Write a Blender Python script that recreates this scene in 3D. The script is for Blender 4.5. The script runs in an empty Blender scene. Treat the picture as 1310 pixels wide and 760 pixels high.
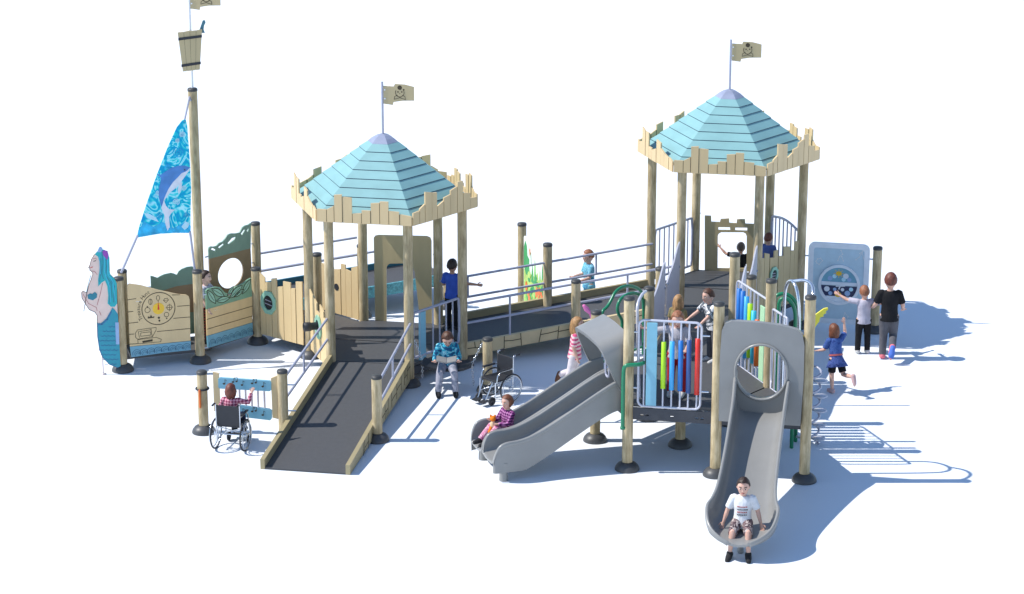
import bpy, bmesh, math, random
from mathutils import Vector, Matrix, Euler, noise
from mathutils.geometry import tessellate_polygon
random.seed(7)
C = bpy.context.scene.collection
SC = bpy.context.scene
V = Vector
R = math.radians
# ------------------------------------------------------------------ camera numbers (fitted to the photograph)
FPX, PITCH = 3230.74, 0.2973
CAM = V((-2.0843, -29.4076, 10.942))
FW = V((0, math.cos(PITCH), -math.sin(PITCH)))
UPV = V((0, math.sin(PITCH), math.cos(PITCH)))
PHI = -0.1830                                   # turn of the hexagonal module
SIDE = 1.067                                    # its side (42 inches)

def ray(px, py): return FW + V((1, 0, 0)) * ((px - 655) / FPX) - UPV * ((py - 380) / FPX)
def gz(px, py, z=0.0):
    d = ray(px, py); return CAM + d * ((z - CAM.z) / d.z)
def pol(a, r=1.0): return V((r * math.cos(a), r * math.sin(a), 0))
def hexv(c, r=SIDE): return [V((c[0], c[1], 0)) + pol(PHI + math.pi + k * math.pi / 3, r) for k in range(6)]   # L F1 F2 R r l
FH = hexv((0, 0)); LC = V((-3.80, 3.31, 0)); RC = V((0.946, 5.052, 0)); LH = hexv(LC); RH = hexv(RC)
A, B, CC, RR, RB, ZZ = FH
DD = CC * 2 - B
ZL, ZR, ZF = 0.28, 0.50, 0.85                   # deck heights: first tower, second tower, slide deck

class Frame:
    """a vertical (or tilted) panel plane: u along, v up, n towards the viewer"""
    def __init__(s, o, u, v=V((0, 0, 1)), flip=False):
        s.o = V(o); s.u = V(u).normalized(); s.v = V(v).normalized(); s.n = s.u.cross(s.v).normalized()
        if flip: s.n = -s.n
    def P(s, a, b, c=0.0): return s.o + s.u * a + s.v * b + s.n * c
    def px(s, x, y):                            # where the line of sight through a photo pixel meets this plane
        d = ray(x, y); t = (s.o - CAM).dot(s.n) / d.dot(s.n); q = CAM + d * t - s.o
        return (q.dot(s.u), q.dot(s.v))
    def tr(s, pts): return [s.px(*p) for p in pts]
def FP(p, q, flip=False):                       # frame through two ground points, u from p to q
    p = V(p); q = V(q); return Frame((p.x, p.y, 0), (q.x - p.x, q.y - p.y, 0), flip=flip)

class MB:
    def __init__(s): s.v = []; s.f = []; s.m = []; s.s = []
    def add(s, vs, fs, m=0, sm=False):
        o = len(s.v); s.v += [V(p) for p in vs]
        for f in fs: s.f.append([o + i for i in f]); s.m.append(m); s.s.append(sm)
    def box(s, c, ax, ay, az, m=0):             # centre and three half-axis vectors
        c = V(c); ax = V(ax); ay = V(ay); az = V(az)
        vs = [c + ax * i + ay * j + az * k for i in (-1, 1) for j in (-1, 1) for k in (-1, 1)]
        s.add(vs, [(0, 1, 3, 2), (4, 6, 7, 5), (0, 4, 5, 1), (2, 3, 7, 6), (0, 2, 6, 4), (1, 5, 7, 3)], m)
    def fbox(s, F, u0, u1, v0, v1, t0, t1, m=0):
        s.box(F.P((u0 + u1) / 2, (v0 + v1) / 2, (t0 + t1) / 2), F.u * ((u1 - u0) / 2), F.v * ((v1 - v0) / 2), F.n * ((t1 - t0) / 2), m)
    def rings(s, rs, m=0, sm=True, cap=True, closed=False):
        n = len(rs[0]); vs = [p for r in rs for p in r]; fs = []
        K = len(rs)
        for i in range(K if closed else K - 1):
            j = (i + 1) % K
            for k in range(n):
                l = (k + 1) % n; fs.append((i * n + k, i * n + l, j * n + l, j * n + k))
        s.add(vs, fs, m, sm)
        if cap and not closed:
            s.add(rs[0], [tuple(range(n))[::-1]], m); s.add(rs[-1], [tuple(range(n))], m)
    def tube(s, pts, r, n=10, m=0, cap=True, closed=False, rnd=False):
        pts = [V(p) for p in pts]; K = len(pts)
        rad = r if isinstance(r, (list, tuple)) else [r] * K
        if rnd:                                 # rounded ends
            d0 = (pts[0] - pts[1]).normalized(); d1 = (pts[-1] - pts[-2]).normalized(); r0 = rad[0]; r1 = rad[-1]
            st = (.98, .8, .5, .2)
            pts = [pts[0] + d0 * r0 * h for h in st] + pts + [pts[-1] + d1 * r1 * h for h in st[::-1]]
            rad = [r0 * math.sqrt(1 - h * h) + 1e-4 for h in st] + list(rad) + [r1 * math.sqrt(1 - h * h) + 1e-4 for h in st[::-1]]; K = len(pts)
        up = V((0, 0, 1)); rs = []; pa = None
        for i in range(K):
            a = pts[(i - 1) % K] if (closed or i) else pts[0]; b = pts[(i + 1) % K] if (closed or i < K - 1) else pts[-1]
            t = (b - a).normalized()
            if pa is None:
                pa = t.cross(up)
                if pa.length < 1e-3: pa = t.cross(V((0, 1, 0)))
            pa = (pa - t * pa.dot(t)).normalized(); pb = t.cross(pa)
            rs.append([pts[i] + (pa * math.cos(q) + pb * math.sin(q)) * rad[i] for q in [2 * math.pi * k / n for k in range(n)]])
        s.rings(rs, m, True, cap, closed)
    def lathe(s, prof, o, n=20, m=0, ax=V((0, 0, 1)), sm=True):
        o = V(o); ax = V(ax).normalized(); a = ax.cross(V((0, 1, 0)))
        if a.length < 1e-3: a = ax.cross(V((1, 0, 0)))
        a.normalize(); b = ax.cross(a)
        s.rings([[o + ax * z + (a * math.cos(q) + b * math.sin(q)) * r for q in [2 * math.pi * k / n for k in range(n)]] for r, z in prof], m, sm)
    def ell(s, c, rx, ry, rz, M=None, m=0, nu=14, nv=9):
        c = V(c); rs = []
        for j in range(nv + 1):
            t = math.pi * (j + .02) / (nv + .04); z = math.cos(t); q = math.sin(t)
            ring = []
            for i in range(nu):
                p = V((rx * q * math.cos(2 * math.pi * i / nu), ry * q * math.sin(2 * math.pi * i / nu), rz * z))
                ring.append(c + (M @ p if M else p))
            rs.append(ring)
        s.rings(rs[::-1], m)
    def prism(s, F, loops, t0, t1, m=0, ms=None):
        """outline (plus hole loops) in frame coordinates, given thickness from t0 to t1 along n"""
        ms = m if ms is None else ms
        if isinstance(loops[0][0], (int, float)): loops = [loops]
        loops = [[tuple(p) for p in l] for l in loops]
        flat = [p for l in loops for p in l]
        tris = tessellate_polygon([[V((p[0], p[1], 0)) for p in l] for l in loops])
        up = []
        for t in tris:
            a, b, c = [flat[i] for i in t]
            ar = (b[0] - a[0]) * (c[1] - a[1]) - (b[1] - a[1]) * (c[0] - a[0])
            if abs(ar) < 1e-12: continue
            up.append(tuple(t) if ar > 0 else (t[0], t[2], t[1]))
        s.add([F.P(p[0], p[1], t1) for p in flat], up, m)
        s.add([F.P(p[0], p[1], t0) for p in flat], [t[::-1] for t in up], m)
        for l in loops:
            n = len(l); s.add([F.P(p[0], p[1], t0) for p in l] + [F.P(p[0], p[1], t1) for p in l], [(i, (i + 1) % n, n + (i + 1) % n, n + i) for i in range(n)], ms)
    def line(s, F, pts, w, c, m=1, closed=False):
        """an engraved / painted line on a panel: a 2 mm strip"""
        pts = [V((p[0], p[1])) for p in pts]
        if closed: pts = pts + [pts[0]]
        for a, b in zip(pts, pts[1:]):
            d = b - a
            if d.length < 1e-5: continue
            d.normalize(); e = V((-d.y, d.x)) * w / 2; a2 = a - d * w * .3; b2 = b + d * w * .3
            q = [a2 - e, b2 - e, b2 + e, a2 + e]
            s.add([F.P(p.x, p.y, c) for p in q] + [F.P(p.x, p.y, c + .002) for p in q],
                  [(4, 5, 6, 7), (0, 1, 5, 4), (1, 2, 6, 5), (2, 3, 7, 6), (3, 0, 4, 7)], m)
    def disc(s, F, u, v, r, c, m=1, n=20, ry=None, t=.002):
        s.prism(F, circ(u, v, r, n, ry), c, c + t, m)
    def mesh(s, name):
        me = bpy.data.meshes.new(name); me.from_pydata([tuple(p) for p in s.v], [], s.f)
        for p, m, q in zip(me.polygons, s.m, s.s): p.material_index = m; p.use_smooth = q
        me.validate(); bm = bmesh.new(); bm.from_mesh(me); bmesh.ops.delete(bm, geom=[v for v in bm.verts if not v.link_faces], context='VERTS'); bmesh.ops.recalc_face_normals(bm, faces=bm.faces[:]); bm.to_mesh(me); bm.free()
        return me
    def build(s, name, mats, par=None, bevel=0):
        if not isinstance(mats, (list, tuple)): mats = [mats]
        if par is not None:
            w = wloc(par)
            for i in range(len(s.v)): s.v[i] = s.v[i] - w
        me = s.mesh(name)
        for m in mats: me.materials.append(m)
        ob = bpy.data.objects.new(name, me); C.objects.link(ob); ob.parent = par
        if bevel:
            b = ob.modifiers.new('bevel', 'BEVEL'); b.width = bevel; b.segments = 2; b.limit_method = 'ANGLE'; b.angle_limit = R(50); b.harden_normals = False
        return ob
def wloc(o):
    w = V((0, 0, 0))
    while o is not None: w = w + o.location; o = o.parent
    return w
def circ(u, v, r, n=24, ry=None): return [(u + r * math.cos(2 * math.pi * k / n), v + (ry or r) * math.sin(2 * math.pi * k / n)) for k in range(n)]
def rrect(u0, u1, v0, v1, r, n=5):
    o = []
    for cx, cy, a in ((u1 - r, v0 + r, -90), (u1 - r, v1 - r, 0), (u0 + r, v1 - r, 90), (u0 + r, v0 + r, 180)):
        for k in range(n + 1): q = R(a + 90 * k / n); o.append((cx + r * math.cos(q), cy + r * math.sin(q)))
    return o
def arc(u, v, r, a0, a1, n=10): return [(u + r * math.cos(R(a0 + (a1 - a0) * k / n)), v + r * math.sin(R(a0 + (a1 - a0) * k / n))) for k in range(n + 1)]
def smooth(pts, k=2):                            # Chaikin corner cutting of an open 3-D line
    pts = [V(p) for p in pts]
    for _ in range(k):
        o = [pts[0]]
        for a, b in zip(pts, pts[1:]): o += [a * .75 + b * .25, a * .25 + b * .75]
        pts = o + [pts[-1]]
    return pts
def tag(o, label, cat, group=None):
    o['label'] = label; o['category'] = cat
    if group: o['group'] = group
    return o
def thing(name, label, cat, loc, group=None):
    o = bpy.data.objects.new(name, None); C.objects.link(o); o.location = V(loc); o.empty_display_size = .1
    return tag(o, label, cat, group)

# ------------------------------------------------------------------ materials
def nodes(name, rough=.5, metal=0.0, spec=.5):
    m = bpy.data.materials.new(name); m.use_nodes = True; nt = m.node_tree; b = nt.nodes['Principled BSDF']
    b.inputs['Roughness'].default_value = rough; b.inputs['Metallic'].default_value = metal; b.inputs['Specular IOR Level'].default_value = spec
    return m, nt, b
def ramp(nt, fac, stops, interp='LINEAR'):
    r = nt.nodes.new('ShaderNodeValToRGB'); r.color_ramp.interpolation = interp
    while len(r.color_ramp.elements) < len(stops): r.color_ramp.elements.new(.5)
    for e, (p, c) in zip(r.color_ramp.elements, stops): e.position = p; e.color = (*c, 1)
    nt.links.new(fac, r.inputs[0]); return r.outputs[0]
def coords(nt, scale, kind='Object'):
    t = nt.nodes.new('ShaderNodeTexCoord'); mp = nt.nodes.new('ShaderNodeMapping'); mp.inputs['Scale'].default_value = scale
    nt.links.new(t.outputs[kind], mp.inputs[0]); return mp.outputs[0]
def noisetex(nt, vec, sc, det=4, rough=.55, dist=0):
    n = nt.nodes.new('ShaderNodeTexNoise'); n.inputs['Scale'].default_value = sc; n.inputs['Detail'].default_value = det
    n.inputs['Roughness'].default_value = rough; n.inputs['Distortion'].default_value = dist; nt.links.new(vec, n.inputs['Vector']); return n.outputs['Fac']
def bump(nt, b, h, st=.2, d=.01):
    bp = nt.nodes.new('ShaderNodeBump'); bp.inputs['Strength'].default_value = st; bp.inputs['Distance'].default_value = d
    nt.links.new(h, bp.inputs['Height']); nt.links.new(bp.outputs[0], b.inputs['Normal'])
def plain(name, c, rough=.5, metal=0.0, var=.10, sc=9, stretch=(1, 1, 1), bmp=.06):
    m, nt, b = nodes(name, rough, metal)
    f = noisetex(nt, coords(nt, stretch), sc, 5)
    lo = tuple(x * (1 - var) for x in c); hi = tuple(min(1, x * (1 + var)) for x in c)
    nt.links.new(ramp(nt, f, [(.3, lo), (.7, hi)]), b.inputs['Base Color'])
    if bmp: bump(nt, b, noisetex(nt, coords(nt, stretch), sc * 14, 3), bmp, .004)
    return m
def timber(name, c1, c2, c3, bs=.35):
    m, nt, b = nodes(name, .7, 0, .3)
    f = noisetex(nt, coords(nt, (1, 1, .08)), 48, 6, .72, .5)
    g = noisetex(nt, coords(nt, (1, 1, .35)), 9, 4)
    mx = nt.nodes.new('ShaderNodeMath'); mx.operation = 'MULTIPLY_ADD'; mx.inputs[1].default_value = .55; nt.links.new(g, mx.inputs[0]); 
    ad = nt.nodes.new('ShaderNodeMath'); ad.operation = 'MULTIPLY'; ad.inputs[1].default_value = .5; nt.links.new(f, ad.inputs[0]); nt.links.new(ad.outputs[0], mx.inputs[2])
    nt.links.new(ramp(nt, mx.outputs[0], [(.40, c1), (.52, c2), (.62, c3)]), b.inputs['Base Color'])
    bump(nt, b, f, bs, .006); return m
M = {}
M['post'] = timber('weathered post timber', (.30, .23, .13), (.45, .36, .21), (.60, .49, .31))
M['cream'] = plain('cream board', (.68, .51, .275), .5, 0, .07, 5, (1, 1, .25))
M['tan'] = plain('tan board', (.50, .40, .22), .5, 0, .07, 5, (1, 1, .3))
M['olive'] = plain('olive board', (.42, .36, .20), .5, 0, .08, 5)
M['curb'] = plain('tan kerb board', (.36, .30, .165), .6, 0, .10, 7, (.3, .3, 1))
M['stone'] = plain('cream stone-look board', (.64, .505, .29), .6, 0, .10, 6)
M['roof'] = plain('pale blue roof board', (.225, .425, .435), .45, 0, .08, 7, (.4, .4, 1))
M['rooflap'] = plain('dark roof joint', (.03, .07, .12), .6)
M['cap'] = plain('lavender roof cap', (.29, .32, .43), .4)
M['deck'] = plain('charcoal coated deck', (.073, .074, .077), .62, 0, .06, 18, (1, 1, 1), .25)
M['rim'] = plain('charcoal steel rim', (.035, .040, .052), .5)
M['rail'] = plain('lavender grey rail', (.40, .41, .50), .35, .1, .05)
M['frame'] = plain('pale grey tube', (.55, .56, .64), .3, .15, .04)
M['chrome'] = plain('bright steel', (.62, .66, .72), .18, .9, .04)
M['slide'] = plain('grey moulded plastic', (.25, .25, .243), .30, 0, .06, 3, (1, 1, 1), .03)
M['wave'] = plain('lavender grey board', (.46, .47, .54), .5, 0, .05)
M['black'] = plain('black rubber', (.018, .020, .026), .55)
M['boot'] = plain('charcoal rubber boot', (.065, .067, .072), .45, 0, .12)
M['postcap'] = plain('dark post cap', (.05, .05, .05), .5)
M['ink'] = plain('dark engraved line', (.06, .045, .025), .8, 0, .1, 9, (1, 1, 1), 0)
M['teal'] = plain('teal board', (.045, .17, .22), .5, 0, .15, 6)
M['tealpat'] = plain('teal board pattern', (.10, .36, .42), .5, 0, .4, 30)
M['green'] = plain('dark sage green board', (.20, .33, .255), .5, 0, .06)
M['sage'] = plain('light sage green board', (.19, .36, .25), .5, 0, .06)
M['brown'] = plain('brown board', (.28, .20, .11), .5, 0, .06)
M['mint'] = plain('mint green frame', (.27, .52, .40), .4, 0, .08)
M['loop'] = plain('green coated pipe', (.012, .20, .095), .3, 0, .05)
M['water'] = plain('water blue board', (.17, .40, .52), .5, 0, .06)
M['waterline'] = plain('water line', (.045, .13, .22), .6, 0, .1, 9, (1, 1, 1), 0)
M['bluepl'] = plain('light blue plank', (.20, .46, .58), .45, 0, .06)
M['yellow'] = plain('yellow plastic', (.85, .52, .03), .4, 0, .05)
M['lemon'] = plain('lemon plastic', (.90, .78, .06), .4, 0, .05)
M['red'] = plain('red plastic', (.65, .035, .025), .35, 0, .04)
M['white'] = plain('white plastic', (.78, .78, .78), .4, 0, .03)
M['pinkwhite'] = plain('pinkish white tube', (.70, .60, .60), .3, .2, .04)
M['paper'] = plain('white printed board', (.80, .84, .80), .4, 0, .02)
for k, c in dict(lime=(.42, .75, .02), sky=(.05, .38, .78), blue=(.015, .16, .52), navy=(.03, .09, .28), cyan=(.04, .50, .70), orange=(.72, .15, .02),
                 palegreen=(.42, .68, .42), leafgreen=(.02, .30, .07), leaflight=(.25, .55, .12), paleblue=(.74, .80, .86), panelblue=(.46, .62, .72), night=(.02, .03, .09),
                 skin=(.82, .62, .54), hairteal=(.01, .42, .46), hairteal2=(.02, .22, .30), tail=(.015, .30, .40), tail2=(.03, .16, .34), purple=(.30, .06, .42), lip=(.42, .10, .10), scale=(.30, .45, .70)).items():
    M[k] = plain('plain ' + k, c, .4, 0, .06)
# ------------------------------------------------------------------ the ground
g = MB(); S_ = 3000
g.add([(-S_, -S_, 0), (S_, -S_, 0), (S_, S_, 0), (-S_, S_, 0)], [(0, 1, 2, 3)])
mg, nt, b = nodes('white ground', .9, 0, .15)
f = noisetex(nt, coords(nt, (1, 1, 1)), 1.3, 5)
nt.links.new(ramp(nt, f, [(.3, (.765, .805, .86)), (.7, (.785, .82, .865))]), b.inputs['Base Color'])
go = g.build('ground', mg); go['kind'] = 'structure'

# ------------------------------------------------------------------ posts
def post(par, p, h, boot=True, z0=0.0, r=.064, cap=True):
    p = V((p[0], p[1], 0)); b = MB()
    b.lathe([(r, z0 + .01), (r * 1.005, z0 + .4), (r, h)], p, 24)
    o = b.build('post', M['post'], par)
    if cap:
        c = MB(); c.lathe([(r + .004, h - .022), (r + .005, h + .002), (r - .004, h + .016), (.002, h + .022)], p, 24); c.build('post_cap', M['postcap'], o)
    if boot:
        c = MB(); c.lathe([(.150, 0.003), (.150, .018), (.138, .050), (.110, .082), (.076, .098), (.066, .104), (.064, .098)], p, 28); c.build('base_boot', M['boot'], o)
    return o

def planks(b, F, items, v0, t=.018, gap=.0085, t0=0.0):
    """items: (u0, u1, top-left, top-right)"""
    for k, (u0, u1, a, c) in enumerate(items):
        j = .002 * (k % 3)
        b.prism(F, [(u0 + gap / 2, v0), (u1 - gap / 2, v0), (u1 - gap / 2, c), (u0 + gap / 2, a)], t0 + j, t0 + t + j, 0)
        if k: h_ = min(c_prev, a) - .006; b.fbox(F, u0 - .007, u0 + .007, v0 + .004, h_, t0 + .001, t0 + t - .006, 1)
        c_prev = c

PAR = [[(.06, .18, .19), (.08, .17, .18), (.09, .40, .36), (.09, .36, .36), (.09, .17, .17), (.12, .15, .20), (.12, .33, .31), (.10, .24, .20), (.12, .20, .17), (.10, .18, .15)],      # left front
       [(.13, .17, .17), (.10, .17, .22), (.11, .37, .38), (.13, .35, .34), (.12, .13, .14), (.12, .18, .18), (.12, .28, .29), (.12, .31, .31), (.14, .19, .18), (.16, .15, .13)],      # front
       [(.12, .17, .18), (.10, .20, .25), (.13, .41, .38), (.10, .37, .36), (.12, .17, .22), (.13, .26, .28), (.13, .33, .36), (.11, .42, .42), (.14, .25, .22), (.14, .15, .14)]]      # right front
def tower(c, zd, label, flaglabel):
    t = thing('castle_tower', label, 'playground tower', c, 'hexagonal roofed towers')
    H = hexv(c); ze = zd + 1.966
    for p in H: post(t, p, ze + .10, True, cap=False)
    # deck: two half hexagons with a seam between them
    for k in (0, 3):
        q = [H[k], H[(k + 1) % 6], H[(k + 2) % 6], H[(k + 3) % 6]]; mid = (q[0] + q[1] + q[2] + q[3]) / 4
        q = [mid + (p - mid) * .97 for p in q]; b = MB()
        F = Frame((0, 0, 0), (1, 0, 0), (0, 1, 0)); b.prism(F, [(p.x, p.y) for p in q], zd - .045, zd); b.build('deck_panel', M['deck'], t)
    b = MB()
    for k in range(6):
        p, q = H[k], H[(k + 1) % 6]; F = FP(p, q); b.fbox(F, .03, (q - p).length - .03, zd - .16, zd - .050, -.03, -.005)
    b.build('deck_rim', M['rim'], t)
    # roof
    zb = ze + .075; zt = ze + .84; rb = 1.215; rt = .19; K = 8; b = MB()
    ang = [PHI + math.pi + k * math.pi / 3 for k in range(6)]
    ct = V((c[0], c[1], 0))
    for k in range(K):
        f0, f1 = k / K, (k + 1) / K
        z0, z1 = zb + (zt - zb) * f0, zb + (zt - zb) * f1; r0, r1 = rb + (rt - rb) * f0, rb + (rt - rb) * f1
        ro = r0 + .012; dz = .004
        lo = [ct + pol(a, ro) + V((0, 0, z0 + .016)) for a in ang]; hi = [ct + pol(a, r1 + .002) + V((0, 0, z1 + .010)) for a in ang]
        un = [ct + pol(a, r0 - .002) + V((0, 0, z0 - .012)) for a in ang]; um = [ct + pol(a, ro - .003) + V((0, 0, z0 - .004)) for a in ang]
        for i in range(6):
            j = (i + 1) % 6
            b.add([lo[i], lo[j], hi[j], hi[i]], [(0, 1, 2, 3)], 0)
            b.add([um[i], um[j], lo[j], lo[i]], [(0, 1, 2, 3)], 1)
            b.add([un[i], un[j], um[j], um[i]], [(0, 1, 2, 3)], 1)
    ro = b.build('roof', [M['roof'], M['rooflap']], t)
    b = MB()
    rr = [(.210, zt - .014), (.206, zt + .004), (.150, zt + .050), (.085, zt + .088), (.03, zt + .104)]
    b.rings([[ct + pol(a, r) + V((0, 0, z)) for a in ang] for r, z in rr], 0, False); b.build('roof_cap', M['cap'], ro)
    # crenellated plank parapet, one panel per side
    E = hexv(c, 1.266)
    for k in range(6):
        p, q = E[k], E[(k + 1) % 6]; F = FP(p, q); W = (q - p).length
        spec = PAR[k] if k < 3 else PAR[(k + 1) % 3]; tot = sum(s[0] for s in spec); u = 0; it = []
        for w, a, d in spec: w = w / tot * W; it.append((u, u + w, ze + a, ze + d)); u += w
        b = MB(); planks(b, F, it, ze, .02); b.build('parapet', [M['cream'], M['ink']], t)
    b = MB(); zc = zt + .09
    b.tube([ct + V((0, 0, zc)), ct + V((0, 0, ze + 1.645))], .016, 12); fp = b.build('flagpole', M['rail'], t)
    flag(t, ct + V((0, 0, ze + 1.35)))
    return t
def flag(par, o, s=1.0):
    F = Frame(o, (math.cos(R(-6)), math.sin(R(-6)), 0)); b = MB()
    out = [(.018, 0), (.14, -.015), (.15, .025), (.27, .045), (.425, .05), (.425, .235), (.30, .265), (.17, .27), (.155, .235), (.018, .24)]
    b.prism(F, [(x * s, y * s) for x, y in out], -.008, .008, 0)
    L = lambda p, w, cl=False: b.line(F, [(x * s, y * s) for x, y in p], w * s, .0085, 1, cl)
    b.disc(F, .235 * s, .222 * s, .030 * s, .0085, 1, 16)
    L(arc(.235, .155, .058, 150, 390, 14), .007)
    for u in (.212, .262): b.disc(F, u * s, .165 * s, .010 * s, .0085, 1, 10)
    b.disc(F, .288 * s, .195 * s, .011 * s, .0085, 1, 10)
    L(arc(.236, .135, .040, 200, 340, 8), .007); L([(.232, .145), (.240, .140)], .006)
    L([(.16, .062), (.165, .10), (.19, .115)], .006); L([(.31, .062), (.305, .10), (.285, .115)], .006); L([(.165, .066), (.235, .085), (.305, .066)], .006)
    for v in (.07, .19): b.disc(F, .035 * s, v * s, .011 * s, .0085, 2, 10)
    return b.build('flag', [M['tan'], M['ink'], M['white']], par)
TL = tower(LC, ZL, 'castle tower with pale blue hexagonal roof, its front ramp running down to the ground', '')
TR = tower(RC, ZR, 'castle tower with pale blue hexagonal roof, standing behind the slide deck and reached by bridge', '')

# ------------------------------------------------------------------ the slide deck (hexagon) and the triangle that carries the straight slide
t = thing('slide_deck', 'charcoal hexagonal deck on timber posts carrying the double slide', 'play deck', (0, 0, 0))
for p, h in ((A, 1.68), (B, 2.17), (CC, 2.16), (RR, 2.20), (RB, 2.24), (ZZ, 1.74)): post(t, p, h)
post(t, V((0, 0, 0)), ZF - .06, cap=False)
Fh = Frame((0, 0, 0), (1, 0, 0), (0, 1, 0))
b = MB(); b.prism(Fh, [(p.x * .985, p.y * .985) for p in FH], ZF - .045, ZF); b.build('deck_panel', M['deck'], t)
def slotted(b, p, q, z1, z0=None):
    F = FP(p, q); W = (q - p).length; zz = z1 - .15 if z0 is None else z0; hol = []
    for u in (.16, .22, .50, .78, .84):
        hol.append(rrect(u * W - .022, u * W + .022, zz + .05, zz + .072, .008, 2)[::-1])
    b.prism(F, [[(.05, zz), (W - .05, zz), (W - .05, z1), (.05, z1)]] + hol, -.012, .012)
for k in range(6):
    b = MB(); slotted(b, FH[k], FH[(k + 1) % 6], ZF - .048); b.build('deck_rim', M['rim'], t)
t = thing('corner_deck', 'charcoal triangular deck behind the straight slide, with one tall timber post', 'play deck', ((CC + DD + RR) / 3))
post(t, DD, 2.30)
b = MB(); mid = (CC + DD + RR) / 3; tri = [mid + (p - mid) * .96 for p in (CC, DD, RR)]
b.prism(Fh, [(p.x, p.y) for p in tri], ZF - .045, ZF); b.build('deck_panel', M['deck'], t)
for p, q in ((CC, DD), (DD, RR)):
    b = MB(); slotted(b, p, q, ZF - .048); b.build('deck_rim', M['rim'], t)

# ------------------------------------------------------------------ ramps
def slab(b, p0, p1, q1, q0, th, m=0):
    """p0-p1 and q0-q1 are the long edges (3-D); thickness th downwards"""
    d = V((0, 0, th)); b.add([p0, p1, q1, q0, p0 - d, p1 - d, q1 - d, q0 - d], [(0, 1, 2, 3), (7, 6, 5, 4), (0, 4, 5, 1), (1, 5, 6, 2), (2, 6, 7, 3), (3, 7, 4, 0)], m)
def board(b, p, q, hb, ht, t, out, m=0, floor=None):
    """a kerb board along the sloping line p-q, from hb below to ht above it"""
    o = out * t; vs = []
    for s in (p, q):
        lo = s.z - hb if floor is None else max(floor, s.z - hb)
        for k in (V((0, 0, 0)), o): vs += [V((s.x, s.y, lo)) + k, V((s.x, s.y, s.z + ht)) + k]
    b.add(vs, [(0, 1, 5, 4), (2, 6, 7, 3), (1, 3, 7, 5), (0, 4, 6, 2), (0, 2, 3, 1), (4, 5, 7, 6)], m)
def rail(par, p, q, hs, ups=(), r=.017, name='handrail', mat='rail', bot=None):
    b = MB()
    for h in hs: b.tube([p + V((0, 0, h)), q + V((0, 0, h))], r, 10)
    for u in ups:
        s = p.lerp(q, u); b.tube([s + V((0, 0, hs[-1] if bot is None else bot)), s + V((0, 0, hs[0]))], r * .85, 8)
    return b.build(name, M[mat], par)
def jointed(b, p, q, hb, ht, out, t, m=1, seed=3):
    """dark joints of the stone-look board: courses and staggered, slightly crooked uprights"""
    rn = random.Random(seed); n = out.cross(V((0, 0, 1))); d = (q - p); L = d.length; d.normalize()
    F = Frame(p + out * (t + .001), d, V((0, 0, 1)))
    if F.n.dot(out) < 0: F.n = -F.n
    H = hb + ht; x = 0.0; w = .011
    while x < L - .04:
        wd_ = rn.uniform(.16, .34); x2 = min(L, x + wd_); jx = rn.uniform(-.02, .02); b.line(F, [(x2 + jx, -hb + .003), (x2 - jx, ht - .003)], w, 0, m)
        if rn.random() < .72:
            y = -hb + H * rn.uniform(.40, .62); b.line(F, [(x, y + rn.uniform(-.02, .02)), ((x + x2) / 2, y), (x2, y + rn.uniform(-.02, .02))], w, 0, m)
            if rn.random() < .5: xm = x + wd_ * rn.uniform(.35, .65); b.line(F, [(xm, y), (xm + rn.uniform(-.02, .02), (ht - .003) if rn.random() < .5 else (-hb + .003))], w, 0, m)
        x = x2

# entry ramp, from the first tower down to the ground
nrm = pol(PHI - math.pi / 2); sid = pol(PHI)
t = thing('entry_ramp', 'charcoal ramp with tan kerbs running from the ground up to the left tower', 'ramp', (LH[1] + LH[2]) / 2 + nrm * 3.35, 'accessible ramps')
Lr = 3.36
l0 = LH[1] + V((0, 0, ZL)); r0 = LH[2] + V((0, 0, ZL)); l1 = LH[1] + nrm * Lr + V((0, 0, .022)); r1 = LH[2] + nrm * Lr + V((0, 0, .022))
b = MB(); slab(b, l0 + sid * .03, l1 + sid * .03, r1 - sid * .03, r0 - sid * .03, .018); b.build('ramp_surface', M['deck'], t)
for s, e, o, k in ((l0, l1, -sid, 1), (r0, r1, sid, 2)):
    b = MB(); s2, e2 = s - o * .03, e - o * .03
    board(b, s2, e2, .19, .105, .055, o, 0, .003)
    if k == 2: jointed(b, s2, s2.lerp(e2, .80), .10, .10, o, .055, 1, 9)
    b.build('kerb', [M['curb'], M['ink']], t)
    pp = s + (e - s) * (2.13 / Lr) + o * .07
    post(t, V((pp.x, pp.y, 0)), .84, boot=(k == 2))
    rail(t, s + o * .03, V((pp.x, pp.y, s.z + (e.z - s.z) * (2.13 / Lr))), (.60, .315), (.55,))
# middle ramp, first tower to second tower
dirn = pol(PHI + math.pi / 6); prp = pol(PHI + math.pi / 6 - math.pi / 2)
t = thing('middle_ramp', 'charcoal ramp with stone-look side rising between the two roofed towers', 'ramp', (LH[3] + LH[4]) / 2, 'accessible ramps')
n0 = LH[3] + V((0, 0, ZL)); n1 = RH[1] + V((0, 0, ZR)); f0 = LH[4] + V((0, 0, ZL)); f1 = RH[0] + V((0, 0, ZR))
RF0, RF1 = f0.copy(), f1.copy()
b = MB(); slab(b, n0 - prp * .03, n1 - prp * .03, f1 + prp * .03, f0 + prp * .03, .04); b.build('ramp_surface', M['deck'], t)
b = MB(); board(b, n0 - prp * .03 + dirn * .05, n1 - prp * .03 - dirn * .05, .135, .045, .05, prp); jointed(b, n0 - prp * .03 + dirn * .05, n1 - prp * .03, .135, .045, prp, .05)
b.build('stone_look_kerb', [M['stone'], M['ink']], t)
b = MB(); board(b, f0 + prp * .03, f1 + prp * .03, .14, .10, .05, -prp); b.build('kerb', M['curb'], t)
def along(p, q, u): return p.lerp(q, u)
rail(t, n0 + prp * .02, n1 + prp * .02, (.605, .325), (.21, .75), bot=.05)
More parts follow.
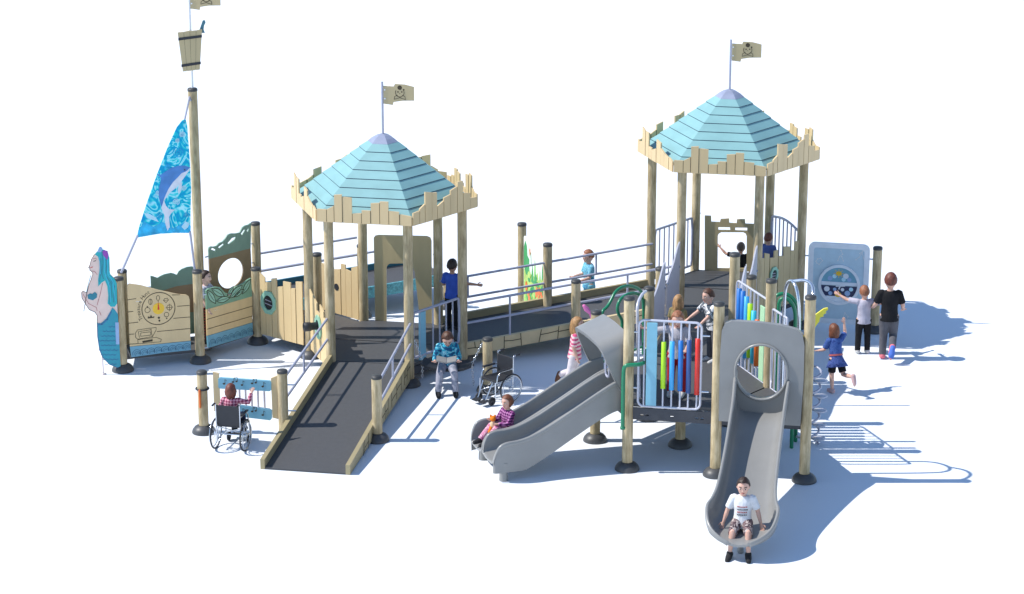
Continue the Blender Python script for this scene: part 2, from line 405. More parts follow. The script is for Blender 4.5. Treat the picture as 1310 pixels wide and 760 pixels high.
rail(t, f0 + prp * .06, f1 + prp * .06, (.635, .335), (.13, .73))
for p, q, u, h, s in ((n0, n1, .50, 1.065, prp * .11), (f0, f1, .502, 1.28, prp * .045)):
    w = p.lerp(q, u) + s; post(t, w, h, boot=False)
# bridge from the slide deck back to the second tower
t = thing('bridge_ramp', 'charcoal bridge ramp joining the slide deck to the right tower', 'ramp', (ZZ + RB) / 2, 'accessible ramps')
a0 = ZZ + V((0, 0, ZF)); a1 = RH[1] + V((0, 0, ZR)); c0 = RB + V((0, 0, ZF)); c1 = RH[2] + V((0, 0, ZR))
b = MB(); K = 3; sd = pol(PHI)
bd = (a1 - a0).normalized()
for k in range(K):
    u0, u1 = k / K + .004, (k + 1) / K - .004
    slab(b, a0.lerp(a1, u0) + sd * .04, a0.lerp(a1, u1) + sd * .04, c0.lerp(c1, u1) - sd * .04, c0.lerp(c1, u0) - sd * .04, .045)
b.build('ramp_surface', M['deck'], t)
for p, q in ((a0, a1), (c0, c1)):
    b = MB(); slab(b, p + sd * .03 - V((0, 0, .047)), q + sd * .03 - V((0, 0, .047)), q - sd * .03 - V((0, 0, .047)), p - sd * .03 - V((0, 0, .047)), .11); b.build('side_beam', M['rim'], t)
    w = p.lerp(q, .5); post(t, w + (sd * -.07 if p is a0 else sd * .07), 1.52 if p is a0 else 1.47, True)
# wavy board barriers on both sides of the bridge
k = 0
for p, q, sgn, nm in ((a0, a1, -1, 'left'), (c0, c1, 1, 'right')):
    for u0, u1, what in ((.045, .47, 'nearer the slide deck'), (.53, .955, 'nearer the right tower')):
        s, e = p.lerp(q, u0), p.lerp(q, u1); F = Frame(V((s.x, s.y, 0)), V((e.x - s.x, e.y - s.y, 0))); W = (V((e.x, e.y)) - V((s.x, s.y))).length
        top = []; n = 14
        for i in range(n + 1):
            f = i / n; zz = s.z + (e.z - s.z) * f; top.append((W * f, zz + .62 + .17 * f * f * (3 - 2 * f) + .16 * f + .02 * math.sin(f * 9)))
        bot = [(W, e.z + .06), (0, s.z + .06)]
        tt = thing('wavy_barrier', 'grey wavy-topped barrier, %s side of the bridge, %s' % (nm, what), 'barrier', F.P(W / 2, 0), 'grey wavy barriers along the bridge')
        b = MB(); b.prism(F, top[::-1] + [(0, s.z + .06), (W, e.z + .06)], -.01, .01)
        b.build('board', M['wave'], tt)
        for u in (.04, W - .04):
            for vv in (.2, .62): b = MB(); b.tube([F.P(u - .05, s.z + (e.z - s.z) * u / W + vv, .0), F.P(u - .05, s.z + (e.z - s.z) * u / W + vv, .03)], .016, 8); b.build('bracket', M['chrome'], tt)
# ------------------------------------------------------------------ helpers for panels
def brackets(par, F, us, vs, t=-.0, w=.07):
    for u, s in us:
        for v in vs: b = MB(); b.tube([F.P(u, v, t), F.P(u + s * w, v, t)], .011, 8); b.build('bracket', M['chrome'], par)
def octwin(par, F, u, v, rx, ry, c, tube=False):
    """octagonal mint frame with a dark porthole"""
    o8 = [(u + rx * math.cos(R(22.5 + 45 * k)), v + ry * math.sin(R(22.5 + 45 * k))) for k in range(8)]
    b = MB(); b.prism(F, [o8, circ(u, v, rx * .60, 20, ry * .60)[::-1]], c, c + .022); o = b.build('window_frame', M['mint'], par)
    b = MB(); b.disc(F, u, v, rx * .60, c - .004, 0, 20, ry * .62, .006)
    b.line(F, [(u - rx * .45, v - ry * .1), (u + rx * .45, v - ry * .2)], .01, c + .009, 1); b.line(F, [(u - rx * .35, v + ry * .2), (u + rx * .35, v + ry * .12)], .01, c + .009, 1)
    b.build('porthole', [M['black'], M['rail']], o)

# ------------------------------------------------------------------ the ship
P1 = V((-7.339, 2.918, 0)); P2 = V((-6.335, 3.284, 0)); P3 = V((-5.632, 4.126, 0)); P4 = V((-4.845, 4.95, 0))
VV = V((-.05, .62, 0)); MA = P2 + VV; PT = P3 + VV; PQ = P1 + VV
def lone(name, label, cat, p, h, grp='posts of the ship', boot=True):
    t = thing(name, label, cat, p, grp); post(t, p, h, boot); return t
lone('timber_post', 'short timber post behind the mermaid figurehead, at the ship bow', 'post', P1, 1.30)
lone('timber_post', 'timber post between the treasure board and the leaf board, in front of the mast', 'post', P2, 1.29)
lone('timber_post', 'timber post where the leaf board meets the plank fence with octagon window', 'post', P3, 1.08)
lone('timber_post', 'timber post standing behind the treasure board, left of the dark green bush board', 'post', PQ, 1.22)
lone('timber_post', 'tall timber post right of the board with big oval hole', 'post', PT, 1.56)
lone('timber_post', 'small timber post behind the left tower, at the end of the porthole fence', 'post', P4, 1.05, boot=False)
# deck of the ship
b = MB(); q = [P1 + V((.1, .08, 0)), P2, P3, PT, MA, PQ]
b.prism(Fh, [(p.x, p.y) for p in q], .14, .18); b.prism(Fh, [(p.x, p.y) for p in (P3, LH[0], LH[5], P4)], .20, .24)
o = b.build('ship_deck', M['deck']); tag(o, 'charcoal deck of the play ship, mostly hidden behind its painted side boards', 'deck')
# mast
t = thing('ship_mast', 'tall timber ship mast rising above the dolphin sail, with white topmast', 'mast', MA)
post(t, MA, 3.66, True)
def up(p, y):                                    # height on the vertical through p seen at photo row y
    lo, hi = -1, 8
    for _ in range(50):
        m = (lo + hi) / 2; d = V((p.x, p.y, m)) - CAM
        if 380 - FPX * d.dot(UPV) / d.dot(FW) > y: lo = m
        else: hi = m
    return lo
b = MB(); b.tube([MA + V((0, 0, 3.64)), MA + V((0, 0, up(MA, -6)))], .018, 12); b.build('topmast', M['white'], t)
o = flag(t, MA + V((0, 0, up(MA, 11))))
F = Frame(MA + V((0, -.035, 0)), (math.cos(R(8)), math.sin(R(8)), 0)); b = MB()
zb, zt = up(MA, 90.5), up(MA, 40.5); w0, w1 = .115, .165; sk = .035
for k in range(4):
    f0, f1 = k / 4 + .006, (k + 1) / 4 - .006
    xs = lambda f, w: -w + 2 * w * f
    b.prism(F, [(xs(f0, w0), zb + sk * .6 * f0), (xs(f1, w0), zb + sk * .6 * f1), (xs(f1, w1), zt + .03 * f1 + .006 * (k % 2)), (xs(f0, w1), zt + .03 * f0)], -.012, .012, 0)
b.prism(F, [(-w0 + .01, zb + .012), (w0 - .01, zb + .025), (w1 - .012, zt + .018), (-w1 + .012, zt - .008)], -.008, .004, 1)
o = b.build('crows_nest', [M['tan'], M['ink']], t)
for zz, w in ((zb + .085, .126), (zt - .085, .154)):
    b = MB(); b.prism(F, [(-w - .004, zz - .022), (w + .004, zz + .012), (w + .004, zz + .046), (-w - .004, zz + .014)], .0125, .020); b.build('barrel_hoop', M['black'], o)
b = MB(); F2 = Frame(MA + V((.0, .03, 0)), (1, 0, 0))
b.prism(F2, F2.tr([(254, 42), (256, 36), (258, 30), (259.5, 26), (262, 26), (263, 29), (261, 33), (260.5, 38), (262, 42)]), -.01, .01); b.build('parrot_cutout', M['teal'], t)
# sail
Fs = FP(P1, P2)
m, nt, bs = nodes('sea print cloth', .7, 0, .2)
cd = coords(nt, (1, 1, 1.25)); n1 = nt.nodes.new('ShaderNodeTexNoise'); n1.inputs['Scale'].default_value = 2.6; n1.inputs['Detail'].default_value = 1.6; n1.inputs['Distortion'].default_value = 3.0; nt.links.new(cd, n1.inputs['Vector'])
w = nt.nodes.new('ShaderNodeMath'); w.operation = 'MULTIPLY'; w.inputs[1].default_value = 9.0; nt.links.new(n1.outputs['Fac'], w.inputs[0]); w2 = nt.nodes.new('ShaderNodeMath'); w2.operation = 'PINGPONG'; w2.inputs[1].default_value = 1.0; nt.links.new(w.outputs[0], w2.inputs[0])
nt.links.new(ramp(nt, w2.outputs[0], [(.0, (.02, .42, .70)), (.3, (.02, .58, .76)), (.52, (.07, .75, .76)), (.74, (.26, .80, .88)), (.92, (.62, .90, .95))]), bs.inputs['Base Color']); M['sea'] = m
tl = nt.nodes.new('ShaderNodeBsdfTranslucent'); ms_ = nt.nodes.new('ShaderNodeMixShader'); ms_.inputs[0].default_value = .5; oc = nt.nodes['Material Output']
nt.links.new(bs.inputs['Base Color'].links[0].from_socket, tl.inputs['Color']); nt.links.new(bs.outputs[0], ms_.inputs[1]); nt.links.new(tl.outputs[0], ms_.inputs[2]); nt.links.new(ms_.outputs[0], oc.inputs['Surface'])
M['sea2'] = plain('deep sea print', (.03, .45, .82), .7, 0, .35, 12); M['foam'] = plain('foam print', (.50, .78, .90), .7); M['dolphin'] = plain('dolphin blue', (.08, .25, .60), .7, 0, .2, 5); M['belly'] = plain('dolphin white', (.72, .76, .84), .7)
t = thing('ship_sail', 'tall blue sail printed with a leaping dolphin among curling waves', 'sail', P2 + V((-.4, -.14, 0)))
o = [(233, 154), (237.5, 152.5), (239.5, 160), (242.5, 200), (244.5, 240), (243.8, 270), (243.5, 298), (225, 298), (205, 299), (190, 301.5), (175, 304), (178, 290), (187, 262), (200, 225), (215, 187), (226, 163)]
b = MB(); b.prism(Fs, Fs.tr(o), -.004, .004)
for cx, cy, r in ((228, 195, 8), (214, 214, 4), (233, 172, 4), (232, 216, 6), (225, 258, 5), (238, 275, 4), (203, 247, 4), (227, 180, 3), (235, 240, 4), (204, 275, 5)):   # curling wave spirals
    u, v = Fs.px(cx, cy); r = r / 97
    b.line(Fs, [(u + r * (1 - k / 26) * math.cos(k * .62 + cx), v + r * (1 - k / 26) * math.sin(k * .62 + cx) * .9) for k in range(24)], .010, .005, 1 + (cx % 2))
b.prism(Fs, Fs.tr([(177, 296), (184, 283), (196, 290), (208, 284), (222, 292), (236, 284), (244, 289), (243.5, 297.5), (225, 297.5), (205, 298.5), (190, 301), (176, 303.4)]), .004, .0065, 3)
for q in ([(184, 272), (188, 279), (195, 281), (203, 284), (199, 278), (192, 274)], [(232, 290), (237, 283), (242.5, 286), (240, 291), (236, 294)]): b.prism(Fs, Fs.tr(q), .0065, .008, 2)
sc = b.build('sail_cloth', [M['sea'], M['sea2'], M['foam'], M['sea2']], t)
b = MB()
b.prism(Fs, Fs.tr([(199.5, 221.5), (205, 224), (211, 219.5), (219, 214.5), (228, 212), (236, 211.8), (243.5, 214), (238, 219), (232, 221.5), (227, 227), (221, 233), (215, 242), (210.5, 252), (209, 259), (211, 267), (213.5, 273), (209.5, 271), (205.5, 262), (203, 252), (203, 242), (205, 233), (206, 228)]), .007, .0095, 0)
b.prism(Fs, Fs.tr([(243.5, 214), (238, 219), (232, 221.5), (227, 227), (221, 233), (215, 242), (210.5, 252), (208.5, 258), (213, 252), (218, 245.5), (225, 240), (231, 233), (236, 226), (241, 219)]), .0098, .0115, 1)
b.prism(Fs, Fs.tr([(229, 235), (232, 233), (232.5, 240), (228.5, 248.5), (227, 243)]), .0098, .0115, 1)
b.prism(Fs, Fs.tr([(209.5, 256), (212, 263), (216, 267.5), (224, 268), (219, 272), (216, 277), (217, 290), (214, 295), (211, 285), (210, 275), (206, 266)]), .0098, .0115, 1)
b.disc(Fs, *Fs.px(236, 217), .010, .0118, 2, 10)
b.build('dolphin_print', [M['dolphin'], M['belly'], M['ink']], sc)
b = MB()
b.tube([Fs.P(*Fs.px(155, 349), .0), Fs.P(*Fs.px(176, 301))], .016, 10); b.build('stay_bar', M['rail'], t)
b = MB(); b.tube([Fs.P(*Fs.px(249, 344), .0), Fs.P(*Fs.px(243, 296))], .016, 10); b.build('stay_bar', M['rail'], t)
tp = Fs.P(*Fs.px(235.5, 156)); e = MA + V((-.02, -.06, 3.52)); b = MB(); b.tube([tp, tp.lerp(e, .85) + V((0, 0, .09)), e], .014, 10); b.build('stay_bar', M['rail'], t)
# treasure board
t = thing('treasure_board', 'cream ship side board engraved with a treasure hunt dial and a chest', 'play panel', (P1 + P2) / 2)
b = MB(); out = [(162.6, 367), (163.4, 364), (165.5, 362.6), (180, 364.6), (203, 371), (228.4, 376.4), (238, 377), (241.3, 379), (242.4, 383), (243.5, 435.5), (204, 439.5), (166, 443)]
b.prism(Fs, Fs.tr(out), -.010, .010, 0)
Lp = lambda pts, w=.007, c=.0105, mm=1, cl=False: b.line(Fs, Fs.tr(pts), w, c, mm, cl)
for q in ([(162.8, 383.4), (173.8, 381.8)], [(163, 399), (170, 398)], [(164.5, 413.3), (176.5, 412)], [(165, 427.5), (171.5, 427)], [(220, 377.2), (230, 376.8)], [(226.7, 391.7), (242, 390.4)], [(221.8, 407), (243, 405.3)], [(200.8, 423.9), (243, 420)], [(166, 440), (176, 439.4)]): Lp(q, .008)
u0, v0 = Fs.px(202.5, 394.5); b.line(Fs, circ(u0, v0, .226, 40), .010, .0105, 1, True)
b.disc(Fs, u0, v0, .080, .0105, 2, 24); b.disc(Fs, u0, v0 - .006, .014, .0128, 3, 10); b.prism(Fs, [(u0 - .012, v0), (u0 + .012, v0), (u0, v0 + .10)], .013, .016, 3)
for k in range(8):                               # eight little treasures round the dial
    q = R(90 - 45 * k); u, v = u0 + .150 * math.cos(q), v0 + .150 * math.sin(q)
    if k == 0: b.line(Fs, circ(u, v, .022, 12, .036), .006, .0105, 1, True); b.line(Fs, [(u, v - .036), (u, v - .055)], .006, .0105)
    elif k == 1: b.line(Fs, [(u - .034, v), (u - .016, v + .026), (u + .02, v + .026), (u + .036, v), (u, v - .034)], .006, .0105, 1, True); b.line(Fs, [(u - .034, v), (u + .036, v)], .005, .0105)
    elif k == 2: b.line(Fs, circ(u, v, .036, 14), .006, .0105, 1, True); b.line(Fs, [(u - .05, v), (u + .05, v)], .005, .0105); b.line(Fs, [(u, v - .05), (u, v + .05)], .005, .0105)
    elif k == 3: b.line(Fs, circ(u, v + .01, .032, 14), .006, .0105, 1, True); b.disc(Fs, u, v - .042, .010, .0105, 1, 8)
    elif k == 4: b.disc(Fs, u, v + .02, .016, .0105, 1, 10); b.disc(Fs, u + .006, v - .022, .014, .0105, 1, 10)
    elif k == 5: b.prism(Fs, [(u - .045, v - .018), (u + .04, v - .018), (u + .045, v + .005), (u + .018, v - .004), (u, v + .032), (u - .014, v - .002), (u - .042, v + .012)], .0105, .0125, 1)
    elif k == 6: b.line(Fs, circ(u, v - .006, .036, 14), .006, .0105, 1, True); b.disc(Fs, u, v + .04, .010, .0105, 1, 8)
    else: b.line(Fs, circ(u, v, .024, 12, .040), .006, .0105, 1, True); b.line(Fs, [(u, v - .03), (u + .004, v + .03)], .005, .0105)
ch = lambda x, y: (160 + x / 7.6, 360 + y / 7.6)
for q in ([(100, 500), (118, 470), (300, 445), (300, 470), (265, 535), (120, 560), (100, 540), (100, 500)], [(125, 480), (138, 545)], [(250, 460), (262, 530)], [(138, 485), (250, 468)], [(265, 535), (300, 470)], [(122, 565), (125, 605), (345, 585), (350, 560), (300, 542), (122, 565)], [(150, 500), (245, 488), (250, 520), (150, 532), (150, 500)]): Lp([ch(*p) for p in q], .006)
b.prism(Fs, Fs.tr([ch(165, 578), (ch(265, 560)), ch(268, 580), ch(170, 596)]), .0105, .0125, 1)
tb = b.build('board', [M['cream'], M['ink'], M['yellow'], M['red']], t)
b = MB(); txt = 'Treasure Hunt'
for k, chh in enumerate(txt):                    # the lettering curves up round the dial
    if chh == ' ': continue
    cu = bpy.data.curves.new('t', 'FONT'); cu.body = chh; cu.size = .072; cu.align_x = 'CENTER'; cu.extrude = 0; o = bpy.data.objects.new('t', cu)
    C.objects.link(o); bpy.context.view_layer.update(); me = bpy.data.meshes.new_from_object(o.evaluated_get(bpy.context.evaluated_depsgraph_get()))
    q = R(206 - k * (206 - 118) / 12); rr = .252; cxx, cyy = u0 + rr * math.cos(q), v0 + rr * math.sin(q); th = q - math.pi / 2
    vs = [Fs.P(cxx + p.co.x * math.cos(th) - p.co.y * math.sin(th), cyy + p.co.x * math.sin(th) + p.co.y * math.cos(th), .0118) for p in me.vertices]
    b.add(vs, [tuple(p.vertices) for p in me.polygons], 0); bpy.data.objects.remove(o); bpy.data.meshes.remove(me)
b.build('lettering', M['ink'], tb)
def waves(F, px0, px1, n, r, c):
    u0, v0 = F.px(*px0); u1, v1 = F.px(*px1); b2 = MB()
    for k in range(n):
        f = (k + .5) / n; u, v = u0 + (u1 - u0) * f, v0 + (v1 - v0) * f
        b.line(F, arc(u, v, r, -20, 200, 9), .006, c, 1); b.line(F, arc(u + r * .1, v - r * .05, r * .6, -10, 230, 8), .005, c, 1); b.line(F, arc(u + r * .15, v - .1 * r, r * .28, 0, 200, 5), .005, c, 1)
b = MB(); b.prism(Fs, Fs.tr([(166, 443.4), (204, 440), (243.6, 436), (244, 447.5), (206, 451.5), (168, 456.8)]), -.010, .012, 0); waves(Fs, (170, 452.5), (243, 443.5), 8, .055, .0125)
b.build('water_board', [M['water'], M['waterline']], t)
brackets(t, Fs, [(Fs.px(163, 0)[0] + .0, -1), (Fs.px(243, 0)[0], 1)], [Fs.px(200, 383)[1], Fs.px(200, 452)[1]])
# leaf board
Fl = FP(P2, P3)
t = thing('leaf_board', 'ship side board with cream planks under big green leaves', 'play panel', (P2 + P3) / 2)
b = MB(); b.prism(Fl, Fl.tr([(263.7, 396), (321.9, 379), (322.3, 412.2), (264.6, 429.3)]), -.010, .010, 0)
for q in ([(264, 408.5), (322, 391.5)], [(264.3, 421), (322.2, 404)]): b.line(Fl, Fl.tr(q), .008, .0105, 1)
lb = b.build('board', [M['cream'], M['ink']], t)
b = MB(); b.prism(Fl, Fl.tr([(263, 372), (266, 369), (271, 368), (276, 366.5), (281, 367.3), (287, 374), (291.5, 375.5), (296, 372), (300, 367), (306, 364.5), (311, 362), (316, 358), (320.5, 355.5), (321.8, 379), (263.7, 395.6)]), -.010, .011, 0)
def leaf(a, c, wd):
    a = V(Fl.px(*a)); c = V(Fl.px(*c)); d = c - a; e = V((-d.y, d.x)).normalized() * wd; n = 8; s1 = [a + d * (k / n) + e * math.sin(math.pi * k / n) for k in range(n + 1)]; s2 = [a + d * (k / n) - e * math.sin(math.pi * k / n) for k in range(n + 1)][::-1]
    b.prism(Fl, [tuple(p) for p in s1 + s2[1:-1]], .0112, .0135, 2); b.line(Fl, [tuple(p) for p in s1 + s2], .009, .0138, 1); b.line(Fl, [a + d * .12, a + d * .8], .006, .0138, 1)
for a, c, w in (((264, 371), (275, 388), .045), ((270, 369), (286, 379), .045), ((276, 385), (293, 381), .04), ((290, 378), (298, 366), .035), ((293, 381), (309, 365), .05), ((309, 376), (320, 357), .045), ((298, 380), (311, 370), .03)): leaf(a, c, w)
b.build('leaf_top', [M['sage'], M['ink'], M['mint']], t)
b = MB(); b.prism(Fl, Fl.tr([(264.6, 429.7), (322.4, 412.6), (322.8, 428), (265.6, 445)]), -.010, .012, 0); waves(Fl, (267, 440), (322, 423), 7, .055, .0125); b.build('water_board', [M['water'], M['waterline']], t)
brackets(t, Fl, [(Fl.px(264, 0)[0], -1), (Fl.px(322, 0)[0], 1)], [Fl.px(290, 392)[1], Fl.px(290, 428)[1]])
# tall board with the oval hole
Fo = FP(MA, PT)
t = thing('oval_hole_board', 'tall brown board with big oval hole and scalloped green treetop', 'play panel', (MA + PT) / 2)
zlo = .24
top = [(266.4, 319.8), (267, 316.5), (269.5, 315), (273, 315.4), (276.5, 314.5), (279.5, 311), (284, 309.2), (287, 306), (290.5, 300.5), (295, 298.5), (301, 298.5), (306, 297.5), (309, 291.5), (313, 288.5), (317, 287.5), (320.5, 285)]
tp = Fo.tr(top); u0, u1 = tp[0][0], tp[-1][0]
hu, hv = Fo.px(294.6, 349.5); hr = abs(Fo.px(310.8, 345)[0] - Fo.px(278.4, 353.5)[0]) / 2; hy = .215
spl = [Fo.px(267, 331), Fo.px(320, 317.5)]
b = MB(); b.prism(Fo, [[spl[0], spl[1], (u1, zlo), (u0, zlo)], circ(hu, hv, hr, 32, hy)[::-1]], -.010, .010); ob = b.build('board', M['brown'], t)
b = MB(); sl = []
for q in ([(269, 318.8), (271, 316.8), (276, 319.5), (274.5, 321)], [(278.5, 316), (285.5, 310.8), (286, 313), (280, 318)], [(290.5, 311), (296, 304.5), (302.5, 302.3), (299, 307), (292, 312.5)], [(307.5, 299), (312.5, 292), (313, 294.5), (309, 301)], [(315, 295.5), (317.5, 290.5), (318, 293), (316.5, 297)]):
    z = Fo.tr(q); ar = sum(z[i][0] * z[(i + 1) % len(z)][1] - z[(i + 1) % len(z)][0] * z[i][1] for i in range(len(z))); sl.append(z if ar < 0 else z[::-1])
b.prism(Fo, [tp[::-1] + [spl[0], spl[1]]] + sl, -.010, .0115); b.build('treetop', M['green'], t)
brackets(t, Fo, [(u0, -1), (u1, 1)], [1.0, 1.28])
# bush board behind the ship
Fb = FP(PQ, MA)
t = thing('bush_board', 'dark green bush-shaped board behind the treasure board, brown patch at right', 'play panel', (PQ + MA) / 2)
o = [(192.4, 352.7), (196, 353.5), (201.3, 355.3), (205, 353), (210, 350.8), (218.4, 349), (222, 349.8), (226, 351.4), (228.5, 347), (232, 344.2), (239, 341.4), (245, 340.7), (251, 342), (256, 344)]
z = Fb.tr(o); b = MB(); b.prism(Fb, z[::-1] + [(z[0][0], .22), (z[-1][0], .22)], -.010, .010, 0)
b.prism(Fb, Fb.tr([(207, 372), (225, 366), (246, 363), (256, 361), (256, 398), (207, 402)]), .0102, .014, 1); b.build('board', [M['green'], M['brown']], t)
brackets(t, Fb, [(z[0][0], -1)], [.5, .95])
Fq = FP(P1, PQ)
t = thing('bow_board', 'narrow dark green board closing the ship bow beside the mermaid', 'play panel', (P1 + PQ) / 2)
b = MB(); W = (PQ - P1).length; b.prism(Fq, [(.07, .16), (W - .07, .16), (W - .07, 1.05), (W * .7, 1.10), (W * .5, 1.05), (W * .3, 1.10), (.07, 1.04)], -.01, .01); b.build('board', M['green'], t)
# mermaid figurehead: flat cut-out board
Fm = Frame(P1 + V((0, -.07, 0)), (P2 - P1)); mz = lambda l: Fm.tr(l)
t = thing('mermaid_figurehead', 'flat mermaid figurehead with long teal hair and teal scaly tail', 'figurehead', P1 + V((-.25, -.16, 0)))
body = [(126, 322), (130, 319.5), (137, 321), (139.5, 330), (140, 350), (146, 356), (149, 362), (150.5, 395), (152, 430), (154, 468), (150, 470), (140, 466), (131, 457), (127, 447), (124.5, 430), (124, 412), (124, 403), (121, 399), (114, 396), (110, 390), (107, 385), (104.5, 381), (104, 374), (106, 372), (109, 373.5), (111, 374), (113, 366), (116, 358), (118.5, 350), (117, 347), (114.5, 345.4), (114.6, 342.8), (113, 342.3), (115, 338), (116.5, 332), (120, 326), (123, 323)]
b = MB(); b.prism(Fm, mz(body), -.011, .011, 0)
Lm = lambda q, w=.006, mm=1: b.line(Fm, mz(q), w, .0113, mm)
Lm([(119, 331), (122, 330), (123.5, 331.5)], .006); Lm([(119.5, 334), (122.5, 333.2)], .009, 2); Lm([(115.5, 342.2), (118.5, 341.2)], .009, 3); Lm([(117, 346.5), (121, 347), (124, 351)]); Lm([(106, 376), (113, 388), (123, 393), (124, 397)]); Lm([(131, 362), (128, 376), (124, 390)]); Lm([(111, 374), (107, 398)], .008, 2); Lm([(116, 352), (111.5, 368), (110.5, 374)], .008, 4); Lm([(127, 398), (129, 403)])
b.line(Fm, mz(body), .007, .0115, 2, True); b.build('body', [M['skin'], M['lip'], M['ink'], M['red'], M['hairteal2']], t)
b = MB(); b.prism(Fm, mz([(121, 325), (125, 320), (129, 318), (134, 319.5), (138, 323), (139.8, 331), (139.4, 345), (141.4, 352), (146, 356), (149, 362), (149.5, 388), (146.5, 392), (141.5, 392), (137.5, 388), (138.3, 378), (137, 366), (134, 358.5), (130, 361), (125.5, 366), (125.2, 358), (127, 346), (127.5, 336), (125, 328)]), .0115, .018, 0)
for q in ([(130, 322), (131.5, 335), (130, 350), (132, 356)], [(135, 325), (136, 340), (135, 352), (142, 362), (143, 380)], [(139, 352), (146, 366), (145, 386)], [(128.5, 330), (129, 345), (127, 360)], [(140, 362), (140, 388)]): b.line(Fm, mz(q), .012, .0182, 1)
for q in ([(133, 322), (133, 345), (136, 356), (140, 366), (141, 386)], [(137, 330), (137.5, 350), (144, 360), (147, 384)], [(127, 328), (128, 350)]): b.line(Fm, mz(q), .010, .0184, 2)
b.build('hair', [M['hairteal'], M['hairteal2'], M['cyan']], t)
b = MB(); b.prism(Fm, mz([(130.5, 321), (133, 319), (137, 321.5), (138.5, 326), (137, 332), (134, 329), (131.5, 326)]), .0185, .024, 0); b.prism(Fm, mz([(123.8, 322), (126.5, 315.5), (129, 315), (131, 317.5), (129, 322)]), .0185, .024, 1); b.build('crown', [M['purple'], M['scale']], t)
b = MB(); b.prism(Fm, mz([(124.2, 413), (129, 413.4), (136, 407), (141, 398), (143.5, 393), (147.5, 397), (150.5, 402), (152, 430), (154, 468), (150, 470), (140, 466), (131, 457), (127, 447), (124.5, 430)]), .0115, .018, 0)
rn = random.Random(5)
for j in range(9):
    for i in range(6):
        x = 126 + i * 5 + (j % 2) * 2.5; y = 416 + j * 6
        if x < 150.5 and not (x < 124 + (y - 430) * .25) and y > 445 - (x - 123) * 2.2: b.line(Fm, [(Fm.px(x, y)[0] + .024 * math.cos(R(200 + 140 * k / 5)), Fm.px(x, y)[1] + .022 * math.sin(R(200 + 140 * k / 5))) for k in range(6)], .007, .0182, 1)
b.line(Fm, mz([(124.6, 416), (124.8, 430), (127.3, 447), (131.3, 457), (140.2, 466), (150, 469.7)]), .008, .0183, 1); b.line(Fm, mz([(125, 414.5), (130, 414.5), (137, 408), (142, 398.5)]), .018, .0184, 1); b.prism(Fm, mz([(147, 412), (151.5, 412), (152.3, 440), (148, 440)]), .0184, .0205, 2); b.build('tail', [M['tail'], M['tail2'], M['scale']], t)
b = MB(); b.prism(Fm, mz([(111.5, 377.5), (115, 375), (118, 375.8), (121, 373.2), (124, 375.5), (123.5, 380.5), (118.5, 383.8), (112.5, 382)]), .0115, .017); b.build('bodice', M['hairteal2'], t)
b = MB(); q = Fm.P(*Fm.px(131, 456)); gpt = V((q.x, q.y, 0)); b.tube([q, gpt + V((0, 0, .004))], .010, 8); b.lathe([(.04, 0.002), (.04, .012), (.012, .018)], gpt, 14); b.build('support_leg', M['pinkwhite'], t)

# ------------------------------------------------------------------ fences of the first tower
Fc = FP(P3, LH[0])
t = thing('plank_fence', 'cream plank fence with green octagon window, right of the leaf board', 'fence', (P3 + LH[0]) / 2, 'cream plank fences')
b = MB(); zz = lambda x, y: Fc.px(x, y)
it = []
for x0, x1, y0, y1 in ((332.6, 340, 348, 355), (340, 348, 361, 360.5), (348, 355, 356, 355.5), (355, 363, 366.5, 366.5), (363, 373, 359.5, 361.5), (373, 379, 368.5, 368.7), (379, 387.5, 360, 360.5)):
    p, q = zz(x0, y0), zz(x1, y1); it.append((p[0], q[0], p[1], q[1]))
planks(b, Fc, it, .15, .018); b.build('planks', [M['cream'], M['ink']], t)
u, v = zz(345.5, 386.5); octwin(t, Fc, u, v, .15, .175, .024)
brackets(t, Fc, [(zz(388, 0)[0] - .03, 1), (zz(333, 0)[0] + .02, -1)], [.30, .78])
Fd = FP(LH[0], LH[1])
t = thing('plank_fence', 'cream plank fence with black spyglass tube, left of the entry ramp', 'fence', (LH[0] + LH[1]) / 2, 'cream plank fences')
b = MB(); it = []; W = SIDE
for u0, u1, a, c in ((.08, .24, 1.00, .93), (.24, .42, .96, .90), (.42, .56, .80, .79), (.56, .74, .93, .88), (.74, .86, .80, .79), (.86, 1.0, .86, .84)): it.append((u0 * W, u1 * W, a, c))
planks(b, Fd, it, .14, .018); b.build('planks', [M['cream'], M['ink']], t)
octwin(t, Fd, .56, .60, .15, .17, .024)
b = MB(); p = Fd.P(.56, .62, .03); b.lathe([(.052, 0), (.052, .10), (.062, .11), (.062, .20), (.050, .205), (.046, .12), (.002, .11)], p, 18, 0, Fd.n); b.build('spyglass', M['black'], t)
brackets(t, Fd, [(.12, -1), (.95, 1)], [.34, .72])
Fp = FP(P4, LH[5])
t = thing('plank_fence', 'cream plank fence with small black porthole, seen through the left tower', 'fence', (P4 + LH[5]) / 2, 'cream plank fences')
b = MB(); it = []
for x0, x1, y0, y1 in ((412, 420, 336, 339), (420, 428, 342, 342), (428, 436.8, 344, 344), (436.8, 443, 337, 338.5), (443, 450.5, 344, 347.5), (450.5, 459, 342, 340)): p, q = Fp.px(x0, y0), Fp.px(x1, y1); it.append((p[0], q[0], p[1], q[1]))
planks(b, Fp, it, .26, .018); b.build('planks', [M['cream'], M['ink']], t)
u, v = Fp.px(432, 366.7); b = MB(); b.disc(Fp, u, v, .045, .022, 0, 18, .05, .006); b.build('porthole', M['black'], t)
brackets(t, Fp, [(Fp.px(459, 0)[0] - .02, 1)], [.42, .85])
